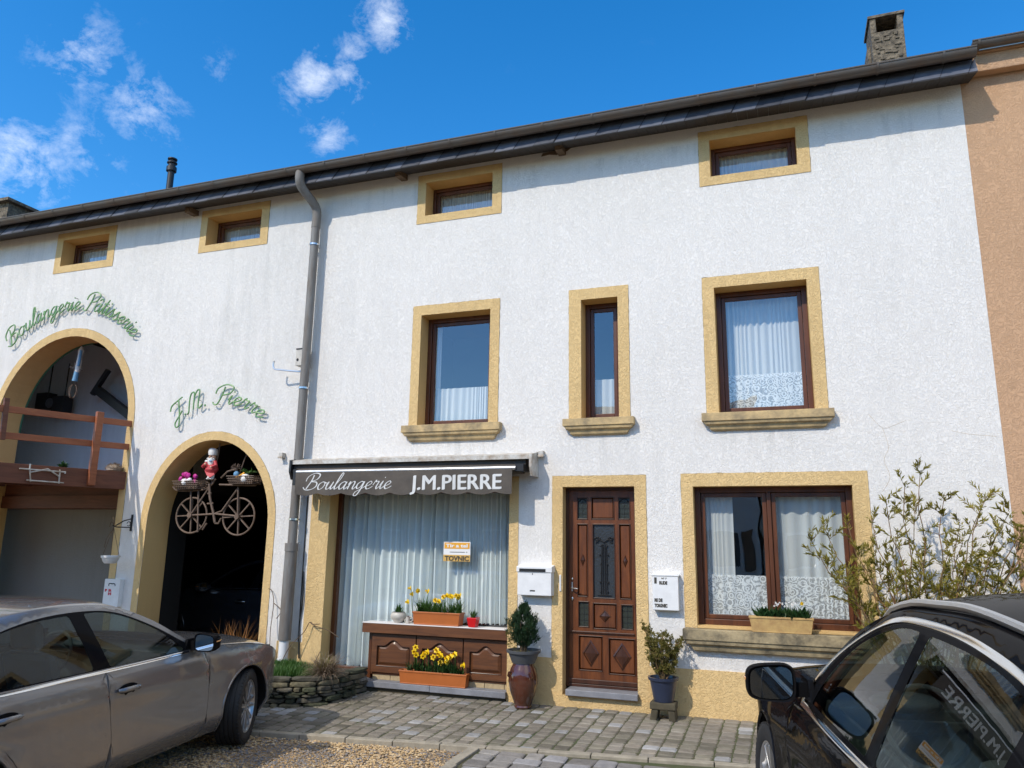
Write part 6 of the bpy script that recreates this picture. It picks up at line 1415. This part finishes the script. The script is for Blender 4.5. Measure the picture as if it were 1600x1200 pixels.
for i in range(220): d = Vector((r.gauss(0, 1), r.gauss(0, 1), abs(r.gauss(0, 1)))).normalized(); leaf(mb, q0+Vector((d.x*.10, d.y*.09, d.z*.07)), d, .04, .006, r)
mb.build('clump', M['lf_dry'], t)
# hanging things in the large arch
t = thing('hanging_figure', 'blue and white wooden figure hanging at the top of the large arch', 'ornament', (-10.66, .40, 4.76))
mb = MB(); mb.tube([(-10.655, .40, 4.78), (-10.655, .40, 4.70), (-10.66, .40, 4.60), (-10.67, .40, 4.42), (-10.685, .40, 4.33)], [.012, .045, .035, .045, .03], 10); mb.build('body', M['whitepaint'], t, smooth=True)
mb = MB(); mb.tube([(-10.685, .40, 4.36), (-10.70, .40, 4.20)], [.035, .045], 10); mb.tube([(-10.62, .375, 4.70), (-10.63, .37, 4.44)], .020, 8); mb.build('trousers', M['figblue'], t, smooth=True)
mb = MB(); mb.beam((-10.82, .38, 4.44), (-10.60, .42, 4.38), .03, .02); mb.tube([(-10.655, .40, 4.9), (-10.655, .40, 4.76)], .004, 5); mb.beam((-10.73, .39, 4.52), (-10.72, .39, 4.34), .02, .03); mb.build('crossbar', M['rust'], t)
t = thing('wire_ornament', 'small oval wire ornament hanging below the blue figure', 'ornament', (-10.82, .5, 4.0)); mb = MB()
for k in range(3): mb.tube([(-10.83+(.075-.02*k)*math.cos(a)*math.cos(k), .5+.07*math.cos(a)*math.sin(k), 4.06+.115*math.sin(a)) for a in [i*.35 for i in range(18)]], .006, 5, closed=True)
mb.tube([(-10.78, .5, 4.17), (-10.70, .42, 4.24)], .003, 4)
for k in (-1, 1): mb.ball((-10.83+k*.045, .5, 3.965), .014, .014, .018, 8)
mb.build('wires', M['rust'], t)
t = thing('hanging_lamp', 'pair of black box lamps hung on rods inside the large arch', 'lamp', (-12.15, 1.25, 3.95))
for k, (x, z) in enumerate(((-12.36, 4.10), (-11.96, 4.02))):
    mb = MB(); mb.box(x-.15, x+.14, 1.17, 1.36, z-.15, z+.15); bx = mb.build('lamp_box', M['black'], t, bev=.01)
    mb = MB(); mb.tube([(x+.05, 1.25, z+.15), (x+.06, 1.25, z+.75)], .012, 6); mb.build('rod', M['black'], t)
mb = MB(); mb.lathe([(0, -.02), (.04, -.02), (.085, 0), (.09, .02), (0, .03)], (-12.16, 1.16, 4.05), 20, axis='y'); mb.build('reflector', M['greypot'], t)
# bracket and hanging pot
t = thing('hanging_pot', 'white flower pot hanging from a black wall bracket beside the large arch', 'hanging planter', (-8.75, -.30, 1.39))
mb = MB(); mb.beam((-8.75, -.012, 1.83), (-8.75, -.012, 2.06), .018, .024, (0, 1, 0)); mb.tube([(-8.75, -.02, 2.0), (-8.755, -.14, 1.97), (-8.76, -.27, 1.90)], .008, 6); mb.tube([(-8.75, -.02, 1.88), (-8.75, -.26, 1.88), (-8.76, -.32, 1.90)], .008, 6); mb.tube([(-8.75+.0, -.06-.03*math.cos(a), 1.93+.03*math.sin(a)) for a in [i*.5 for i in range(12)]], .005, 5); mb.build('bracket', M['iron'], t)
mb = MB()
for a in (.3, 2.4, 4.5): mb.tube([(-8.76, -.30, 1.88), (-8.755+.06*math.cos(a), -.30+.06*math.sin(a), 1.68), (-8.75+.115*math.cos(a), -.30+.115*math.sin(a), 1.495)], .0035, 5)
for q in ([(-8.76, -.30, 1.9), (-8.80, -.31, 1.95), (-8.84, -.30, 1.88)], [(-8.76, -.3, 1.85), (-8.83, -.33, 1.72), (-8.86, -.32, 1.6)], [(-8.76, -.3, 1.9), (-8.74, -.33, 1.97), (-8.78, -.33, 2.02)]): mb.tube(smoothpts(q, 4), .005, 5)
mb.build('hanger_wires', M['bark'], t)
mb = MB(); mb.lathe([(0, 0), (.07, 0), (.095, .03), (.11, .075), (.122, .078), (.125, .105), (.11, .105), (.10, .08), (0, .075)], (-8.75, -.30, 1.39), 28); mb.build('pot', M['whitepaint'], t, smooth=True)

# ------------------------------------------------------------------ hanging bicycle with its load
bk = thing('hanging_bicycle', 'old brown iron bicycle with spoked cart wheels hanging in the small arch', 'bicycle', (-7.5, .20, 1.80)); BY = .20
for cx, cz, rx, rz in ((-7.895, 2.06, .265, .245), (-7.085, 2.045, .262, .25)):
    mb = MB(); mb.tube([(cx+rx*math.cos(a), BY, cz+rz*math.sin(a)) for a in [2*math.pi*i/40 for i in range(40)]], .013, 8, closed=True); wh = mb.build('wheel', M['rust'], bk, smooth=True)
    mb = MB()
    for k in range(8):
        a = math.pi/4*k+.05; mb.beam((cx+.03*math.cos(a), BY, cz+.03*math.sin(a)), (cx+(rx-.01)*math.cos(a), BY, cz+(rz-.01)*math.sin(a)), .016, .022, (0, 1, 0))
    mb.build('spokes', M['rust'], wh)
    mb = MB(); mb.tube([(cx, BY-.05, cz), (cx, BY+.05, cz)], .038, 12); mb.build('hub', M['rust'], wh)
mb = MB(); tb = lambda *q, r_=.013: mb.tube([(x, BY-.02, z) for x, z in q], r_, 8)
tb((-7.62, 2.50), (-7.585, 2.30), (-7.50, 2.09), (-7.46, 1.96), r_=.018); tb((-7.895, 2.06), (-7.62, 2.44)); tb((-7.46, 2.09), (-7.36, 2.12), (-7.13, 2.42)); tb((-7.895, 2.06), (-7.46, 2.08), (-7.085, 2.05)); tb((-7.085, 2.05), (-7.12, 2.44)); tb((-7.895, 2.06), (-7.93, 2.42)); tb((-7.80, 2.42), (-7.74, 1.83))
tb((-7.46, 1.95), (-7.40, 1.95), (-7.36, 2.02)); tb((-7.62, 2.22), (-7.52, 2.225)); tb((-7.63, 2.36), (-7.57, 2.365)); tb((-7.6, 1.95), (-7.66, 1.86)); mb.build('frame', M['rust'], bk, smooth=True)
mb = MB(); mb.tube(smoothpts([(-8.22, BY-.06, 2.46), (-8.12, BY-.05, 2.405), (-7.75, BY, 2.415), (-7.62, BY, 2.47), (-7.56, BY-.02, 2.50), (-7.50, BY-.05, 2.56)], 4), .013, 8); mb.tube([(-7.46, BY, 2.485), (-6.98, BY, 2.47), (-6.84, BY, 2.47)], .014, 8); mb.tube([(-7.44, BY, 2.58), (-7.30, BY-.05, 2.66), (-7.20, BY, 2.70)], .014, 8); mb.build('handlebar', M['rust'], bk, smooth=True)
mb = MB(); mb.tube([(-7.52, .2, 3.07), (-7.53, .2, 2.92), (-7.60, .2, 2.5)], .012, 6); mb.tube([(-7.03, .25, 3.0), (-7.08, .22, 2.85), (-7.12, .2, 2.68), (-7.14, .2, 2.45)], .009, 6); mb.build('suspension_rod', M['rust'], bk)
def tray(name, label, x0, x1, y0, y1, z0, z1, seed):
    t = thing(name, label, 'basket', ((x0+x1)/2, (y0+y1)/2, z0)); mb = MB(); r = random.Random(seed)
    mb.add([(x0+.04, y0+.03, z0), (x1-.04, y0+.03, z0), (x1-.04, y1-.03, z0), (x0+.04, y1-.03, z0)], [(0, 1, 2, 3)])
    for k in range(5):
        u = k/4; e = .04*(1-u); zz = z0+(z1-z0)*u; mb.tube([(x0+e, y0+e, zz+r.uniform(-.006, .006)), (x1-e, y0+e, zz), (x1-e+.03, (y0+y1)/2, zz+.015), (x1-e, y1-e, zz), (x0+e, y1-e, zz), (x0+e-.03, (y0+y1)/2, zz+.01)], .007, 5, closed=True)
    for k in range(12):
        x = x0+.04+(x1-x0-.08)*k/11
        for y in (y0, y1): mb.tube([(x, y+(.03 if y == y0 else -.03), z0), (x*1.0, y, z1+.01)], .005, 4)
    mb.build('weave', M['rust'], t); return t
tray('wicker_basket', 'shallow woven basket of magenta flowers on the left end of the hanging bicycle', -8.17, -7.72, .06, .30, 2.425, 2.53, 1)
tray('wicker_basket', 'shallow woven basket of vegetables on the right end of the hanging bicycle', -7.24, -6.78, .06, .30, 2.485, 2.585, 2)
t = thing('flower_bunch', 'magenta artificial flowers lying in the left basket of the hanging bicycle', 'flowers', (-7.97, .15, 2.45)); mb = MB(); r = random.Random(2)
for i in range(9): mb.ball((-7.97+r.uniform(-.11, .11), .12+r.uniform(-.05, .05), 2.55+r.uniform(-.03, .12)), .035, .03, .035, 10, jit=.2)
mb.build('flowers', M['magenta'], t, smooth=True)
mb = MB(); mb.ball((-7.98, .10, 2.52), .06, .05, .05, 10, jit=.1); mb.ball((-7.90, .10, 2.54), .04, .04, .04, 10, jit=.1); mb.build('pale_flowers', M['petal'], t)
t = thing('vegetables', 'toy carrot with white and green vegetables lying in the right basket', 'vegetables', (-6.98, .15, 2.52)); mb = MB()
mb.tube([(-7.11, .10, 2.575), (-7.03, .10, 2.60), (-6.96, .10, 2.63)], [.006, .016, .022], 8); mb.build('carrot', M['orange'], t, smooth=True)
mb = MB(); mb.ball((-6.96, .12, 2.56), .075, .065, .065, 14, jit=.05); mb.build('turnip', M['petal'], t, smooth=True); mb = MB()
for i in range(26): leaf(mb, (-6.94+r.uniform(-.05, .05), .12, 2.63), (r.uniform(-.6, 1), r.uniform(-.5, .5), r.uniform(-.1, .7)), r.uniform(.05, .11), .04, r)
mb.build('leaves', M['lf_green'], t)
t = thing('doll', 'tiny doll with a pale blue body and brown twig hair above the right basket', 'figurine', (-7.13, .15, 2.57)); mb = MB(); mb.ball((-7.13, .13, 2.62), .042, .035, .045, 12); mb.build('body', M['figblue'], t, smooth=True)
mb = MB(); mb.ball((-7.14, .13, 2.69), .03, .028, .03, 10)
for i in range(30): d = Vector((r.uniform(-1, 1), r.uniform(-1, .3), r.uniform(-.2, 1))).normalized(); mb.tube([Vector((-7.14, .13, 2.70)), Vector((-7.14, .13, 2.70))+d*.075], .0035, 4)
mb.build('hair', M['rust'], t)
# bearded figurine on the bicycle
g0 = Vector((-7.585, .16, 2.56)); t = thing('gnome_figurine', 'bearded garden figurine in a white cap and red coat standing on the hanging bicycle', 'figurine', tuple(g0)); G = lambda x, y, z: (g0.x+x, g0.y+y, g0.z+z)
mb = MB(); mb.lathe([(.0, .0), (.055, .04), (.10, .10), (.085, .16), (.06, .22), (.035, .25), (0, .25)], G(0, 0, .03), 20, ry=.75)
mb.tube([G(-.06, -.02, .24), G(-.105, -.06, .17), G(-.05, -.085, .20)], [.028, .026, .018], 8); mb.tube([G(.06, -.02, .24), G(.11, -.05, .18), G(.06, -.085, .16)], [.028, .026, .018], 8)
mb.add([G(-.11, -.02, .13), G(-.02, -.07, .05), G(.04, -.07, .02), G(.08, -.03, .06), G(.0, 0, .2)], [(0, 1, 4), (1, 2, 4), (2, 3, 4)]); mb.build('coat', M['figred'], t, smooth=True)
mb = MB(); mb.tube([G(-.03, 0, .06), G(-.03, -.01, .0)], [.024, .022], 8); mb.tube([G(.03, 0, .06), G(.03, -.01, .0)], [.024, .022], 8); mb.ball(G(-.03, -.02, .005), .025, .035, .016, 10); mb.ball(G(.03, -.02, .005), .025, .035, .016, 10); mb.build('legs', M['petal'], t, smooth=True)
mb = MB(); mb.ball(G(0, -.01, .305), .055, .052, .055, 18); mb.ball(G(0, -.065, .30), .014, .016, .014, 10); mb.build('head', M['skin'], t, smooth=True)
for q in (G(-.05, -.085, .205), G(.06, -.088, .16)): mb = MB(); mb.ball(q, .018, .016, .018, 8); mb.build('hand', M['skin'], t, smooth=True)
mb = MB(); mb.lathe([(.0, -.17), (.02, -.13), (.05, -.06), (.058, -.01), (.04, .01), (0, .01)], G(.005, -.035, .285), 18, ry=.7); mb.ball(G(-.025, -.062, .285), .028, .014, .012, 10); mb.ball(G(.025, -.062, .285), .028, .014, .012, 10); mb.ball(G(-.07, -.03, .25), .035, .025, .022, 10)
mb.build('beard', M['petal'], t, smooth=True)
mb = MB(); mb.lathe([(.058, 0), (.062, .02), (.066, .05), (.058, .085), (.03, .10), (0, .105)], G(.0, -.005, .335), 20); mb.build('hat', M['petal'], t, smooth=True)
mb = MB()
for s in (-1, 1): mb.tube([G(s*.022+.014*math.cos(a), -.064, .318+.012*math.sin(a)) for a in [i*.6 for i in range(11)]], .003, 5, closed=True); mb.ball(G(s*.022, -.058, .318), .006, .006, .006, 6)
mb.build('glasses', M['iron'], t)
mb = MB(); mb.ball(G(.03, -.075, .25), .03, .012, .012, 8); mb.build('scarf', M['figblue'], t, smooth=True)

# ------------------------------------------------------------------ houses across the street (seen in the panes and the car paint)
def opp_house(x0, x1, h, m, label, nwin, y=-21.5, ridge=2.6):
    t = thing('street_house', label, 'house', ((x0+x1)/2, y, 0))
    mb = MB(); mb.box(x0, x1, y-8, y, -1, h); mb.build('wall', m, t)
    mb = MB(); mb.add([(x0-.1, y+.4, h), (x1+.1, y+.4, h), (x1+.1, y-4, h+ridge), (x0-.1, y-4, h+ridge), (x0-.1, y-8.4, h), (x1+.1, y-8.4, h)], [(0, 1, 2, 3), (3, 2, 5, 4), (0, 3, 4), (1, 5, 2)]); mb.build('roof', M['opproof'], t)
    for i in range(nwin):
        x = x0+(x1-x0)*(i+.5)/nwin
        for z in (1.0, 3.9):
            if z+1.4 > h: continue
            mb = MB(); frame_rect(mb, x-.55, x+.55, z, z+1.35, .09, y+.0, y+.05); w = mb.build('window', M['whitepaint'], t); mb = MB(); mb.box(x-.46, x+.46, y+.005, y+.02, z+.09, z+1.26); mb.build('pane', M['oppglass'], w)
            mb = MB(); mb.box(x-1.0, x-.58, y, y+.04, z, z+1.35); mb.box(x+.58, x+1.0, y, y+.04, z, z+1.35); mb.build('shutter', M['shutter'], w)
opp_house(-20, -10.5, 4.9, M['opp'], 'cream house across the street mirrored in the shop window', 4)
opp_house(-10.4, -1.0, 5.6, M['whitepaint'], 'white house with brown shutters across the street mirrored in the shop window', 4)
opp_house(-.9, 9.5, 4.7, M['opp'], 'cream house across the street mirrored in the right ground-floor window', 4)
opp_house(9.6, 20, 5.4, M['tan'], 'tan house across the street mirrored in the right ground-floor window', 4)
